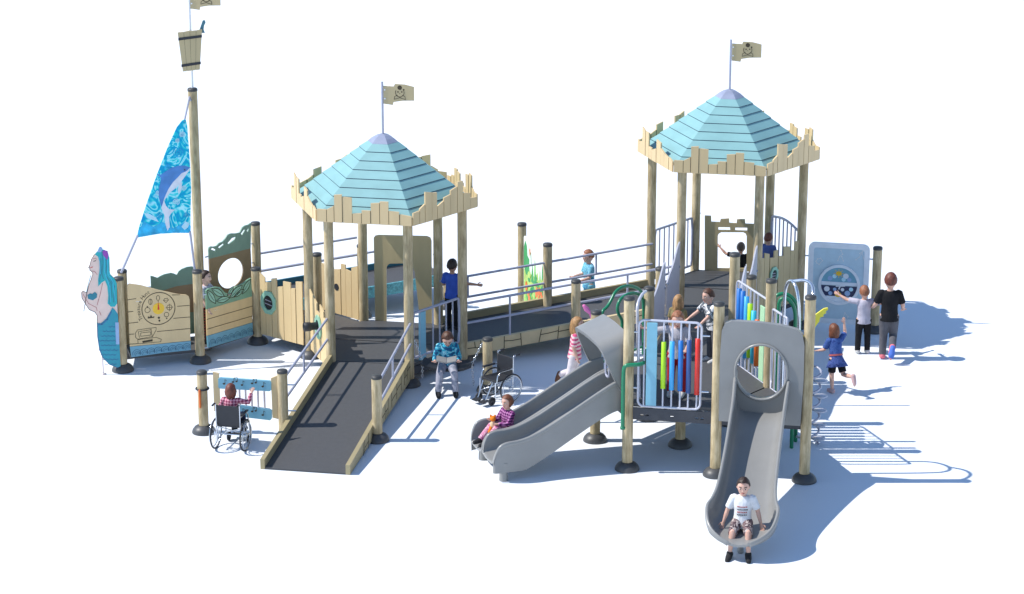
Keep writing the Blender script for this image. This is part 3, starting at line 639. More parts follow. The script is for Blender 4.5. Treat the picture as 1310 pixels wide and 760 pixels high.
# arched doorway board at the back of the first tower
Fa = FP(LH[5], LH[4]); T = Fa.tr
t = thing('doorway_board', 'tall tan board with wide doorway cut out, at the back of left tower', 'play panel', (LH[5] + LH[4]) / 2)
outer = T([(478.3, 304), (480, 301.5), (484, 300.6), (546, 302), (550.5, 304), (552, 308), (552.6, 414.5), (538, 414.5), (530.8, 348), (528, 340), (521, 336.6), (499, 337), (495.6, 339), (494.4, 343), (494.6, 414.5), (480.3, 414.5)])
b = MB(); b.prism(Fa, outer, -.012, .012); b.build('board', M['tan'], t); brackets(t, Fa, [(Fa.px(481, 0)[0], -1), (Fa.px(551, 0)[0], 1)], [.55, 1.28])
# upright bar barrier with a blue plank, right of the entry ramp
Fe = FP(LH[2], LH[3]); W = SIDE
def barred(par, F, u0, u1, z0, z1, n, skip=(), slope=0.0, mat='rail', r=.018, arch=0.0):
    b = MB(); f = lambda u: slope * (u - u0) / (u1 - u0) + arch * math.sin(math.pi * (u - u0) / (u1 - u0))
    pts = [F.P(u, z) for u, z in rrect(u0, u1, z0, z1, .05, 4)]; q = []
    lo = [F.P(u0 + (u1 - u0) * k / 12, z0 + slope * k / 12) for k in range(13)]; hi = [F.P(u0 + (u1 - u0) * k / 12, z1 + f(u0 + (u1 - u0) * k / 12)) for k in range(13)]
    b.tube(smooth([lo[0].lerp(hi[0], .5)] + [lo[0]] + lo[1:-1] + [lo[-1]] + [hi[-1]] + hi[::-1][1:-1] + [hi[0], lo[0].lerp(hi[0], .5)], 1), r, 10)
    fr = b.build('barrier_frame', M[mat], par)
    for k in range(n):
        if k in skip: continue
        u = u0 + (u1 - u0) * (k + 1) / (n + 1); b = MB(); b.tube([F.P(u, z0 + slope * (u - u0) / (u1 - u0)), F.P(u, z1 + f(u))], r * .62, 8); b.build('bar', M[mat], fr)
    return fr
t = thing('bar_barrier', 'barrier of upright grey bars with one blue plank, behind the reading boy', 'barrier', Fe.P(W / 2, 0), 'barriers of upright bars')
barred(t, Fe, .08, W - .07, .36, .98, 6, skip=(1,)); b = MB(); b.fbox(Fe, .20, .32, .30, .96, -.01, .01); b.build('plank', M['bluepl'], t)
# ------------------------------------------------------------------ second tower's sides
Fg = FP(RH[0], RH[5])
t = thing('bar_barrier', 'barrier of upright grey bars at the head of the middle ramp, right tower', 'barrier', Fg.P(W / 2, 0), 'barriers of upright bars')
barred(t, Fg, .09, W - .08, .58, 1.30, 7)
Fg = FP(RH[4], RH[3])
t = thing('bar_barrier', 'barrier of grey bars with arched top rail, above the plank fence with mint window', 'barrier', Fg.P(W / 2, 0), 'barriers of upright bars')
barred(t, Fg, .09, W - .08, .58, 1.38, 6, arch=.06)
Fk = FP(RH[2], RH[3]); T = Fk.px
t = thing('plank_fence', 'tan plank fence with mint green porthole frame, on the right tower', 'fence', Fk.P(W / 2, 0), 'cream plank fences')
b = MB(); it = []
for x0, x1, y0, y1 in ((970, 977, 330, 330), (977, 983.3, 323.5, 324.5), (983.5, 989.2, 330, 329), (989.2, 994.6, 321, 319.5), (994.6, 1001.5, 327.5, 327), (1001.5, 1010, 315.2, 315), (1010, 1015.6, 320.5, 320), (1015.6, 1020.3, 309, 308)): p, q = T(x0, y0), T(x1, y1); it.append((p[0], q[0], p[1], q[1]))
planks(b, Fk, it, .42, .018); b.build('planks', [M['tan'], M['ink']], t); u, v = T(987.6, 351); octwin(t, Fk, u, v, .10, .12, .024)
Fw = FP(RH[5], RH[4]); T = Fw.tr
t = thing('castle_window_board', 'tan castle board with battlements and big open window, on the right tower', 'play panel', Fw.P(W / 2, 0))
outer = T([(901.6, 275.7), (909.7, 276), (910, 283.6), (921, 284), (922, 280), (932.7, 279.3), (933, 285), (942.5, 285.4), (943, 280.4), (953, 280.3), (953.5, 286), (964.6, 286.4), (967, 280), (976, 280.5), (977, 347.5), (901.6, 346.8)])
def neg(z): ar = sum(z[i][0] * z[(i + 1) % len(z)][1] - z[(i + 1) % len(z)][0] * z[i][1] for i in range(len(z))); return z if ar < 0 else z[::-1]
hol = [neg(T([(918, 343), (918.3, 302), (919.5, 299), (922.5, 297), (951, 297), (954, 298.6), (955.3, 302), (955, 343)])), neg(T([(919, 290.4), (934, 290.6), (934.3, 294.3), (919, 294)])), neg(T([(940.6, 291), (956, 291.2), (956, 295), (940.6, 294.6)]))]
b = MB(); b.prism(Fw, [outer] + hol, -.012, .012); b.build('board', M['tan'], t); brackets(t, Fw, [(Fw.px(902.5, 0)[0], -1)], [.78, 1.35], w=.1)
# ------------------------------------------------------------------ colour-pipe barriers of the slide deck
def pipe(par, F, u, z0, z1, col, r=.030):
    b = MB(); b.lathe([(r * .6, z0), (r, z0 + .003), (r, z1 - .003), (r * .6, z1)], F.P(u, 0), 16); return b.build('colour_pipe', M[col], par)
Fj = FP(B, CC); T = Fj.px
t = thing('pipe_barrier', 'grey barred barrier with light blue plank and five coloured pipes, facing the viewer', 'barrier', Fj.P(SIDE / 2, 0), 'barriers with coloured pipes')
u0, z1 = T(817.5, 409); u1, _ = T(898, 416); _, z0 = T(855, 521.5); b = MB()
b.tube([Fj.P(u, z) for u, z in rrect(u0, u1, z0, z1, .07, 5)], .015, 12, closed=True); fr = b.build('barrier_frame', M['frame'], t)
for x in (817 + 7, 848.5, 859.5, 870.5, 881, 892):
    u = T(x, 470)[0]
    b = MB(); b.tube([Fj.P(u, z0), Fj.P(u, z1)], .011, 10); b.build('bar', M['frame'], fr)
b = MB(); ua, ub = T(827, 470)[0], T(840.5, 470)[0]; b.fbox(Fj, ua, ub, z0 + .02, z1 - .02, .012, .030); b.build('plank', M['bluepl'], t, .004)
for x, ya, yb, c in ((848.5, 437, 497, 'lime'), (859.5, 436.5, 499, 'sky'), (870.5, 435.5, 500, 'blue'), (881, 435, 503, 'navy'), (892, 433, 505, 'red')):
    u = T(x, 470)[0]; pipe(t, Fj, u, T(x, yb)[1], T(x, ya)[1], c)
brackets(t, Fj, [(u0, -1), (u1, 1)], [1.05, 1.75], w=.1)
Fi = FP(RB, RR); T = Fi.px
t = thing('pipe_barrier', 'grey barrier with blue, lime and orange pipes and pale green plank', 'barrier', Fi.P(SIDE / 2, 0), 'barriers with coloured pipes')
W = SIDE; z0, z1 = .84, 1.93; b = MB(); b.tube([Fi.P(u, z) for u, z in rrect(.08, W - .07, z0, z1, .07, 5)], .014, 12, closed=True); fr = b.build('barrier_frame', M['frame'], t)
for k, (u, a, c, col) in enumerate(((.16, 1.08, 1.84, 'blue'), (.27, 1.02, 1.84, 'blue'), (.38, 1.00, 1.80, 'sky'), (.49, 1.04, 1.74, 'lime'), (.60, 1.00, 1.68, 'cyan'), (.71, 1.00, 1.60, 'orange'))):
    b = MB(); b.tube([Fi.P(u, z0), Fi.P(u, z1)], .011, 8); b.build('bar', M['frame'], fr); pipe(t, Fi, u, a, c, col, .033)
b = MB(); b.fbox(Fi, .79, .92, z0 + .02, z1 - .12, -.01, .01); b.build('plank', M['palegreen'], t, .004)
# short barred barrier and arched grab rails at the climber on the right
Fr = FP(DD, RR)
t = thing('bar_barrier', 'short barrier of pale bars between pale green plank and arched steel grab rails', 'barrier', Fr.P(.8, 0), 'barriers of upright bars')
barred(t, Fr, .60, 1.0, .84, 1.86, 3, mat='frame', r=.016)
def climber(name, label, cat, parts, mat):
    t = thing(name, label, cat, parts[0][1][0] * V((1, 1, 0))); 
    for n, pts, r in parts: b = MB(); b.tube(smooth(pts, 2), r, 12, rnd=True); b.build(n, M[mat], t)
    return t
o1 = pol(PHI + R(30)); e1 = (RR - DD).normalized(); m1 = DD + e1 * .10
hoop = lambda o, s, zt, rch: [o - s * .02 + V((0, 0, .86)), o + V((0, 0, zt - .28)), o + s * .02 + V((0, 0, zt - .02)), o + s * rch * .45 + V((0, 0, zt + .03)), o + s * rch * .9 + V((0, 0, zt - .10)), o + s * rch + V((0, 0, zt - .42)), o + s * (rch + .02) + V((0, 0, .35)), o + s * (rch + .02) + V((0, 0, .006))]
ctr = lambda u: DD + e1 * u
t = climber('spiral_step_climber', 'steel climber with arched grab rails and spiral tube, right of the straight slide', 'climber',
            [('grab_rail', [ctr(.70) + V((0, 0, .86)), ctr(.70) + V((0, 0, 1.95)), ctr(.69) + V((0, 0, 2.20)), ctr(.60) + V((0, 0, 2.33)), ctr(.46) + V((0, 0, 2.36)), ctr(.34) + V((0, 0, 2.25)), ctr(.28) + V((0, 0, 2.0)), ctr(.27) + V((0, 0, .86))], .020), ('grab_rail', [ctr(.50) + V((0, 0, 2.35)), ctr(.36) + o1 * .10 + V((0, 0, 2.40)), ctr(.20) + o1 * .12 + V((0, 0, 2.38)), ctr(.08) + o1 * .07 + V((0, 0, 2.30)), ctr(.03) + o1 * .05 + V((0, 0, 2.2))], .020)], 'chrome')
cx = gz(1033, 569); b = MB(); b.tube([cx + V((.135 * math.cos(k * .35), .135 * math.sin(k * .35), .01 + .0106 * k)) for k in range(96)], .014, 8); b.build('spiral_tube', M['rail'], t)
for z in (.08, .26, .45, .64, .84):
    b = MB(); p = cx + V((.14, .0, z)); b.lathe([(.02, -.018), (.06, -.014), (.085, 0), (.08, .010), (.02, .014)], p, 20); b.build('foot_disc', M['frame'], t)

# green arched climber at the far left of the deck and the green pole in front
o2 = pol(PHI + R(150)); e2 = (A - ZZ).normalized(); t = None; parts = []
for u in ():
    q = ZZ + e2 * u
    if 0: parts.append(('arch_rail', [q + V((0, 0, .87)), q + o2 * -.02 + V((0, 0, 1.25)), q + o2 * .02 + V((0, 0, 1.62)), q + o2 * .18 + V((0, 0, 1.86)), q + o2 * .42 + V((0, 0, 1.88)), q + o2 * .58 + V((0, 0, 1.70)), q + o2 * .64 + V((0, 0, 1.35)), q + o2 * .78 + V((0, 0, .9)), q + o2 * .95 + V((0, 0, .45)), q + o2 * 1.05 + V((0, 0, .01))], .021))
Fg2 = Frame(V((A.x, A.y, 0)) + o2 * .38, ZZ - A); G = lambda F, pts: [F.P(*F.px(*p)) for p in pts]
dn = lambda p, z: V((p.x, p.y, z))
h1 = G(Fg2, [(770, 398), (776, 394), (781, 386), (787, 373), (797, 366.5), (807, 365.5), (817, 369), (824, 377), (826, 390)]); h1 = [dn(h1[0] - e2 * -.05, .01), dn(h1[0] - e2 * -.03, 1.2)] + h1 + [dn(h1[-1], 1.2), dn(h1[-1], .01)]
Fg3 = Frame(V((A.x, A.y, 0)) + o2 * .04, ZZ - A)
h2 = G(Fg3, [(796, 409), (791, 402), (789.5, 393), (793, 383), (802, 376.5), (812, 374.5), (820, 378), (824, 386)]); h2 = [dn(h2[0], 1.3), ] + h2 + [dn(h2[-1], .88)]; h2 = [dn(h2[0], .88)] + h2
parts = [('arch_rail', h1, .021), ('arch_rail', h2, .021)]
t = climber('arch_climber', 'dark green arched pipe ladder beyond the hood of the double slide', 'climber', parts, 'loop')
for k in range(3):
    z = .25 + .27 * k; b = MB(); b.tube([dn(h1[0], z), dn(h1[-1], z)], .015, 8); b.build('rung', M['loop'], t)
n2 = pol(PHI + R(-90)); q = B + n2 * .105 + V((-.045, 0, 0))
t = thing('hand_pole', 'bent dark green hand pole hanging beside the post left of the pipe barrier', 'hand pole', V((q.x, q.y, 0)))
b = MB(); b.tube(smooth([B + V((.22, .12, 1.50)), B + V((.20, .0, 1.38)), B + V((.14, -.10, 1.37)), q + V((.10, 0, 1.37)), q + V((.01, 0, 1.36)), q + V((0, 0, 1.26)), q + V((0, 0, .9)), q + V((0, 0, .58))], 2), .024, 14); b.build('pole', M['loop'], t)
b = MB(); b.lathe([(.001, 0), (.031, .001), (.031, .03), (.024, .034)], q + V((0, 0, .555)), 14); b.build('end_cap', M['loop'], t)
o3 = pol(PHI + R(-30)); e3 = (RR - DD).normalized()
q = RH[2].lerp(CC, .0); Fg4 = Frame(V((RR.x + .2, RR.y + .35, 0)), (1, 0, 0)); Fg5 = Frame(V((RR.x + .2, RR.y + .12, 0)), (1, 0, 0))
k1 = G(Fg4, [(990, 388), (991.5, 380), (996, 376.5), (1004, 375.5), (1012, 379), (1018, 386), (1022, 397), (1023, 412)]); k2 = G(Fg5, [(996, 392), (998, 383), (1005, 381), (1012, 386), (1017, 396), (1018, 412)])
t = climber('loop_rail', 'dark green looped pipe behind the arched steel grab rails', 'climber', [('arch_rail', [dn(k1[0], .02)] + k1 + [dn(k1[-1], .01)], .024), ('arch_rail', [dn(k2[0], .02)] + k2 + [dn(k2[-1], .01)], .024)], 'loop')

# ------------------------------------------------------------------ slides
def chute(b, o, d, l, st, rim=.024, m=0):
    """st: (s, z floor, half width, wall height); a rolled-rim U swept along d"""
    rs = []
    for s, z, w, h in st:
        inn = [(-w, h), (-w * .995, h * .60), (-w * .95, h * .28), (-w * .83, h * .09), (-w * .6, .012), (-w * .3, .002), (0, 0)]; inn = inn + [(-x, y) for x, y in inn[-2::-1]]
        e = .022
        out = [(w + rim * 1.6, h), (w + rim * 1.6, h - .035), (w + e, h - .045), (w * .97 + e, h * .28), (w * .85 + e * .6, h * .06 - e * .6), (w * .6, -e), (0, -e - .004)]; out = out + [(-x, y) for x, y in out[-2::-1]]
        tl = [(-w - rim * 1.2, h + .014), (-w - rim * .4, h + .014)]; tr = [(w + rim * .4, h + .014), (w + rim * 1.2, h + .014)]
        ring = tl + inn + tr + out
        rs.append([o + d * s + l * x + V((0, 0, z + y)) for x, y in ring])
    b.rings(rs, m, True, True)
def dense(st, n=5):
    o = []; K = len(st)
    for i in range(K - 1):
        p0, p1, p2, p3 = st[max(0, i - 1)], st[i], st[i + 1], st[min(K - 1, i + 2)]
        for k in range(n):
            f = k / n; o.append(tuple(.5 * (2 * b_ + (c_ - a_) * f + (2 * a_ - 5 * b_ + 4 * c_ - d_) * f * f + (3 * b_ - a_ - 3 * c_ + d_) * f ** 3) for a_, b_, c_, d_ in zip(p0, p1, p2, p3)))
    return o + [st[-1]]
d1 = nrm; l1_ = sid; mo = (CC + DD) / 2
t = thing('straight_slide', 'long grey single slide with hooded entrance, a boy in white shirt at its end', 'slide', mo + d1 * 1.2)
b = MB(); chute(b, mo, d1, l1_, dense([(-.06, .855, .30, .46), (.15, .845, .295, .40), (.42, .77, .285, .33), (.9, .61, .285, .29), (1.4, .44, .29, .275), (1.8, .315, .305, .265), (2.05, .262, .335, .265), (2.20, .244, .372, .255), (2.34, .237, .368, .21), (2.46, .231, .335, .15), (2.54, .227, .28, .10), (2.60, .222, .20, .06), (2.635, .214, .10, .025)]))
b.build('chute', M['slide'], t)
Fx = Frame(V((CC.x, CC.y, 0)), sid); W = SIDE; c = W / 2; hz = 1.40
b = MB(); out = [(c - .50, .72), (c + .47, .72), (c + .49, 1.3), (c + .485, 1.72), (c + .46, 1.85), (c + .40, 1.91), (c + .2, 1.955), (c - .1, 1.975), (c - .38, 1.975), (c - .455, 1.94), (c - .49, 1.85), (c - .505, 1.5)]
hole = circ(c - .01, 1.365, .30, 32, .335); b.prism(Fx, [out, hole[::-1]], .00, .075); b.build('hood_panel', M['slide'], t, .025)
b = MB(); b.tube([Fx.P(u, v, .085) for u, v in circ(c - .01, 1.365, .308, 40, .343)], .016, 10, closed=True); b.build('hood_lip', M['slide'], t)
b = MB(); p = mo + d1 * 2.34; b.lathe([(.035, .005), (.035, .205)], p, 14); b.build('support_leg', M['slide'], t)
d2 = pol(PHI + R(210)); l2 = (B - A).normalized(); m2 = (A + B) / 2
t = thing('double_slide', 'wide grey double slide with two lanes and an arched hood', 'slide', m2 + d2 * .9)
stt = [(-.05, .855, .175, .26), (.12, .845, .175, .24), (.32, .775, .18, .215), (.66, .605, .18, .195), (.97, .445, .18, .185), (1.21, .338, .185, .19), (1.37, .285, .19, .21), (1.51, .262, .195, .225), (1.60, .250, .195, .20), (1.65, .244, .185, .12), (1.672, .238, .165, .03)]
for s, nm in ((-.222, 'far'), (.222, 'near')):
    b = MB(); chute(b, m2 + l2 * s, d2, l2, dense(stt), .026); b.build('chute_lane', M['slide'], t)
b = MB()
for sg in (-1, 1):                               # skirts under the outer walls
    lo, hi = [], []
    dn = dense(stt)
    for s, z, w, h in dn:
        if s < 0: continue
        p = m2 + d2 * s + l2 * sg * (.222 + w + .018); hi.append(p + V((0, 0, z + h * .9))); lo.append(p + V((0, 0, max(z - .12 - .06 * s, .12))))
    n = len(hi); o = l2 * .012
    b.add(lo + hi + [p + o for p in lo] + [p + o for p in hi], [(i, i + 1, n + i + 1, n + i) for i in range(n - 1)] + [(2 * n + i, 3 * n + i, 3 * n + i + 1, 2 * n + i + 1) for i in range(n - 1)] + [(i, 2 * n + i, 2 * n + i + 1, i + 1) for i in range(n - 1)] + [(n + i, n + i + 1, 3 * n + i + 1, 3 * n + i) for i in range(n - 1)] + [(0, n, 3 * n, 2 * n), (n - 1, 3 * n - 1, 4 * n - 1, 2 * n - 1)], 0)
b.build('skirt', M['slide'], t)
for s in (-.38, .38):
    b = MB(); p = m2 + d2 * 1.53 + l2 * s; b.lathe([(.055, .004), (.05, .10), (.075, .235)], p, 14); b.build('foot', M['slide'], t)
# hood: arch section swept outwards
b = MB(); rs = []
def archsec(w, zt, zb, th):
    o = [(-w, zb), (-w, zb + .15), (-w, zb + .32), (-w, zt - .26)] + [(-w + .16 * (1 - math.cos(R(a))), zt - .16 + .15 * math.sin(R(a))) for a in (0, 15, 30, 45, 60, 75, 90)] + [(-w * .3, zt), (0, zt + .004)]; o = o + [(-x, z) for x, z in o[-2::-1]]
    i = [(x * (w - th) / w, z - (th if z > zb + .01 else 0)) for x, z in o][::-1]; return o + i
for f in (0, .15, .3, .45, .6, .75, .88, 1.0):
    zt = 1.72 - .13 * f; rg = []
    for x, z in archsec(.47, zt, .90, .05):
        g_ = max(0, min(1, (z - .90) / (zt - .90))); rg.append(m2 + d2 * (-.02 + f * (.03 + .33 * g_ ** .8)) + l2 * x + V((0, 0, z)))
    rs.append(rg)
b.rings(rs, 0, True, True); hb = b.build('hood', M['slide'], t, .014)
b = MB(); q = m2 + d2 * .10; b.tube(smooth([q + l2 * .05 + V((0, 0, 1.55)), q + l2 * .05 + V((0, 0, 1.12)), q + l2 * .07 + V((0, 0, 1.06)), q + l2 * .15 + V((0, 0, 1.06)), q + l2 * .17 + V((0, 0, 1.12)), q + l2 * .17 + V((0, 0, 1.5))], 2), .014, 10); b.build('grab_bar', M['rail'], t)
b = MB(); b.tube(smooth([B + V((.14, .06, .9)), B + V((.10, .08, 1.9)), B + V((.10, .14, 2.05)), B + V((.16, .3, 2.12)), B + V((.22, .5, 2.10))], 2), .018, 10); b.build('grab_bar', M['frame'], t)

# ------------------------------------------------------------------ chime board by the entry ramp
Q0 = V((-5.962, .494, 0)); Q1 = LH[1] + nrm * 2.13 - sid * .07; Q1 = V((Q1.x, Q1.y, 0)); Fz = FP(Q0, Q1); T = Fz.tr
lone('timber_post', 'short timber post left of the music chimes, orange mallet tied to it', 'post', Q0, .80, None)
t = thing('chime_board', 'pale chime tubes between two light blue planks with music notes', 'music panel', (Q0 + Q1) / 2)
for q in ([(272.3, 476.2), (279.8, 478), (282, 524.5), (274, 526.3)], [(346.5, 484), (354.8, 480.6), (355.7, 536), (348.7, 534.4)]): b = MB(); b.prism(Fz, T(q), -.028, .004); b.build('side_board', M['cream'], t)
for q, yy in (([(279.5, 484), (282, 482.6), (345, 486.6), (347.3, 488.4), (347.3, 498.5), (345, 499.8), (282, 496.4), (279.8, 495)], 490.5), ([(281.5, 516), (284, 514.8), (345, 522.8), (348, 525), (348, 535), (346, 537), (284, 529.6), (281.5, 528)], 526)):
    b = MB(); b.prism(Fz, T(q), -.010, .026, 0)
    for k, x in enumerate((287, 298.5, 310, 323, 336.5)):
        u, v = Fz.px(x, yy + (x - 314) * (.07 if yy < 500 else .115) + (-1.5 if k % 2 else 1.5)); b.disc(Fz, u, v, .016, .0262, 1, 10, .012); b.line(Fz, [(u + .013, v), (u + .013, v + .055), (u + .035, v + .04)], .006, .0262, 1)
        if k % 2: b.disc(Fz, u + .045, v + .01, .014, .0262, 1, 10, .011); b.line(Fz, [(u + .058, v + .01), (u + .058, v + .06), (u + .013, v + .055)], .006, .0262, 1)
    b.build('music_plank', [M['bluepl'], M['ink']], t, .003)
for x in (290.6, 298.8, 306.7, 314.4, 322.2, 330.2, 338.3):
    u = Fz.px(x, 508)[0]; z1_ = Fz.px(x, 494)[1]; z0_ = Fz.px(x, 523)[1]; b = MB(); b.lathe([(.013, z0_), (.013, z1_)], Fz.P(u, 0, .004), 12); b.build('chime_tube', M['pinkwhite'], t)
brackets(t, Fz, [(Fz.px(275, 0)[0], -1), (Fz.px(353, 0)[0], 1)], [Fz.px(314, 491)[1], Fz.px(314, 524)[1]], w=.11)
t = thing('chime_mallet', 'orange mallet hanging from black ring on the post left of the chimes', 'mallet', Q0)
zz = Fz.px(260, 497)[1]; b = MB(); b.tube([Q0 + V((.078 * math.cos(q), .078 * math.sin(q), zz)) for q in [2 * math.pi * k / 20 for k in range(20)]], .012, 8, closed=True); b.build('ring', M['black'], t)
b = MB(); q = Q0 + V((-.025, -.085, 0)); b.tube([q + V((0, 0, zz)), q + V((0, 0, zz - .22))], .014, 10, rnd=True); b.build('stick', M['orange'], t)

# ------------------------------------------------------------------ sky board on the right
Q = V((3.044, 4.64, 0)); Fn = FP(RH[3], Q); T = Fn.tr
lone('timber_post', 'timber post with black cap right of the pale blue sky board', 'post', Q, 1.23, None)
t = thing('sky_board', 'pale blue framed board with star patterns and a round window of planets', 'play panel', (RH[3] + Q) / 2)
u0, z1 = Fn.px(1035, 309); u1, _ = Fn.px(1113.5, 311); z0 = .085; W = u1 - u0
b = MB(); b.prism(Fn, rrect(u0 + .02, u1 - .02, z0 + .02, z1 - .02, .06), -.012, .012, 0)
def star(pts): 
    z = Fn.tr(pts); b.line(Fn, z, .006, .0125, 1)
    for u, v in z: b.disc(Fn, u, v, .009, .0125, 1, 8)
for q in ([(1044, 334), (1046, 331), (1050, 330), (1052.5, 333), (1048, 338), (1045, 336)], [(1072, 333), (1074, 328), (1078, 325), (1076, 320)], [(1095, 332), (1099, 329), (1103, 323), (1105, 330), (1107, 338)], [(1079, 333.5), (1077, 328)], [(1100, 324), (1104, 321)], [(1078, 408), (1081, 400), (1085, 405), (1082, 410)], [(1045, 395), (1041, 402)]): star(q)
b.build('panel', [M['panelblue'], M['white']], t)
o_ = rrect(u0, u1, z0, z1, .09); i_ = rrect(u0 + .075, u1 - .075, z0 + .075, z1 - .075, .04); b = MB(); b.prism(Fn, [o_, i_[::-1]], -.016, .022); b.build('panel_border', M['paleblue'], t, .004)
cu, cv = Fn.px(1073.6, 363.9); r1_, r0_ = .295, .255
b = MB(); b.prism(Fn, [circ(cu, cv, r1_, 40), circ(cu, cv, r0_, 40)[::-1]], .012, .034); b.build('ring_frame', M['paleblue'], t, .004)
b = MB(); up_ = arc(cu, cv, .254, 4, 176, 24); b.prism(Fn, up_, .0125, .016, 0); b.prism(Fn, arc(cu, cv, .254, 184, 356, 24), .0125, .016, 1); b.prism(Fn, arc(cu, cv, .254, 222, 318, 14), .016, .018, 4)
b.fbox(Fn, cu - .25, cu + .25, cv - .005, cv + .04, .016, .024, 4); b.disc(Fn, cu - .01, cv + .165, .042, .017, 2, 16, .034); b.disc(Fn, cu - .01, cv - .145, .045, .017, 2, 16, .038)
for du, dv, rr, mm in ((-.13, .09, .035, 3), (-.07, .12, .03, 5), (.09, .13, .04, 4), (.14, .08, .03, 3), (.06, .08, .03, 5), (-.17, -.07, .04, 4), (-.12, -.13, .03, 3), (.12, -.12, .04, 3), (.17, -.06, .03, 5), (.05, -.07, .025, 4), (-.06, -.07, .025, 3)): b.disc(Fn, cu + du, cv + dv, rr, .0165, mm, 12)
for k in range(8): q = R(45 * k); b.line(Fn, [(cu - .01 + .05 * math.cos(q), cv + .165 + .042 * math.sin(q)), (cu - .01 + .07 * math.cos(q), cv + .165 + .06 * math.sin(q))], .007, .0172, 2)
b.line(Fn, [(cu, cv - .06), (cu + .03, cv + .03)], .018, .026, 4); b.line(Fn, [(cu - .04, cv - .02), (cu + .08, cv - .01)], .018, .026, 4)
b.build('round_window', [M['water'], M['night'], M['yellow'], M['scale'], M['paleblue'], M['foam']], t)
brackets(t, Fn, [(u0, -1), (u1, 1)], [1.06], w=.06)
# yellow leaf-shaped grip near the running girl
t = thing('leaf_sign', 'bright yellow leaf-shaped sign half hidden by the tall corner post', 'sign', V((1.62, 1.5, 0)))
Fy = Frame(V((1.62, 1.5, 0)), (1, 0, 0)); b = MB(); b.prism(Fy, Fy.tr([(1026, 434), (1031, 425), (1037, 420), (1041, 404), (1047, 399.5), (1054, 394.5), (1059, 393.6), (1059.5, 395.5), (1056, 398.5), (1057, 400), (1053, 402.5), (1053.5, 404.5), (1049, 406), (1048, 411), (1044, 416), (1040, 424), (1032, 434), (1026, 439)]), -.014, .014); b.build('leaf', M['lemon'], t, .004)
b = MB(); u, v = Fy.px(1037, 424); b.tube([Fy.P(u, v), Fy.P(u, .004)], .014, 10); b.build('stem', M['chrome'], t)
# garden picture board behind the middle ramp
g0 = RF0.lerp(RF1, .502) + prp * .045; G0 = V((g0.x, g0.y, 0)); G1 = G0 + pol(PHI + R(120), 1.067); Fv = FP(G1, G0); T = Fv.tr; M['limeleaf'] = plain('yellow green print', (.40, .56, .14), .5, 0, .2, 8)
lone('timber_post', 'tall timber post standing behind the middle ramp, left of the garden board', 'post', G1, 1.30, None, False)
t = thing('garden_board', 'white board printed with green bushes and orange flowers, standing behind the middle ramp', 'play panel', (G0 + G1) / 2)
u0, u1 = .10, SIDE - .12; b = MB(); b.prism(Fv, rrect(u0, u1, .10, 1.16, .04), -.008, .008, 0)
rn = random.Random(11)
def blob(u, v, ru, rv, c, mm, n=11, j=.3): b.prism(Fv, [(u + ru * (1 + rn.uniform(-j, j)) * math.cos(2 * math.pi * k / n), v + rv * (1 + rn.uniform(-j, j)) * math.sin(2 * math.pi * k / n)) for k in range(n)], .008, c, mm)
b.prism(Fv, [(.11, .70), (.11, 1.0), (.17, 1.10), (.24, 1.03), (.26, .9), (.34, .86), (.33, .62), (.2, .60)], .008, .0095, 1)
for k in range(6): u = .36 + k * .105; h = .74 + .10 * ((k * 7) % 3); b.prism(Fv, [(u - .05, .55), (u - .02, h - .1), (u, h), (u + .03, h - .12), (u + .055, .55)], .008, .0098 + .0002 * k, 1 if k % 2 else 2)
b.fbox(Fv, u0 + .01, u1 - .01, .12, .66, .008, .0092, 4)
for k in range(34): blob(rn.uniform(.16, .90), rn.uniform(.16, .70), rn.uniform(.03, .07), rn.uniform(.03, .08), .011 + .0002 * k, (1, 2, 4, 1)[k % 4])
for k in range(9): blob(rn.uniform(.2, .88), rn.uniform(.16, .55), .045, .06, .0185 + .0002 * k, 3)
blob(.36, .98, .025, .06, .0105, 3); b.line(Fv, [(.40, .98), (.42, .82)], .014, .0105, 1)
b.build('picture', [M['paper'], M['leafgreen'], M['leaflight'], M['orange'], M['limeleaf']], t)

# ------------------------------------------------------------------ ramp behind the ship and the first tower
w0 = V((PT.x + .02, PT.y + .22, 0)); wz = lambda s: .22 + s / 14.0
L3 = 2.75; wd = pol(PHI + R(120)); W3 = .95
t = thing('rear_ramp', 'charcoal ramp with teal patterned side and grey handrails, running behind the left tower', 'ramp', w0 + dirn * L3 / 2, 'accessible ramps')
a_, b_ = w0 + V((0, 0, wz(0))), w0 + dirn * L3 + V((0, 0, wz(L3))); c_, e_ = a_ + wd * W3, b_ + wd * W3
bb = MB(); slab(bb, a_, b_, e_, c_, .04); bb.build('ramp_surface', M['deck'], t)
bb = MB(); board(bb, a_, b_, .10, .07, .03, -wd); rn = random.Random(4); F = Frame(a_ - wd * .031, (b_ - a_)); 
for k in range(46): u, v = rn.uniform(.05, L3 - .05), rn.uniform(-.07, .045); bb.line(F, arc(u, v, rn.uniform(.015, .03), rn.uniform(0, 180), rn.uniform(200, 400), 5), .008, .0005, 1)
bb.build('side_board', [M['tealpat'], M['teal']], t)
bb = MB(); board(bb, c_, e_, .10, .09, .03, wd); bb.build('side_board', M['teal'], t)
rail(t, a_ - wd * .02, a_.lerp(b_, .52) - wd * .02, (.84, .58), ())
rail(t, c_ + wd * .02, e_ + wd * .02, (.27,), ())
for s, h in ((0.53, 1.06), (1.0, 1.0)): p = a_.lerp(b_, s) - wd * .10; post(t, V((p.x, p.y, 0)), h if s < .9 else .5, True, r=.05)

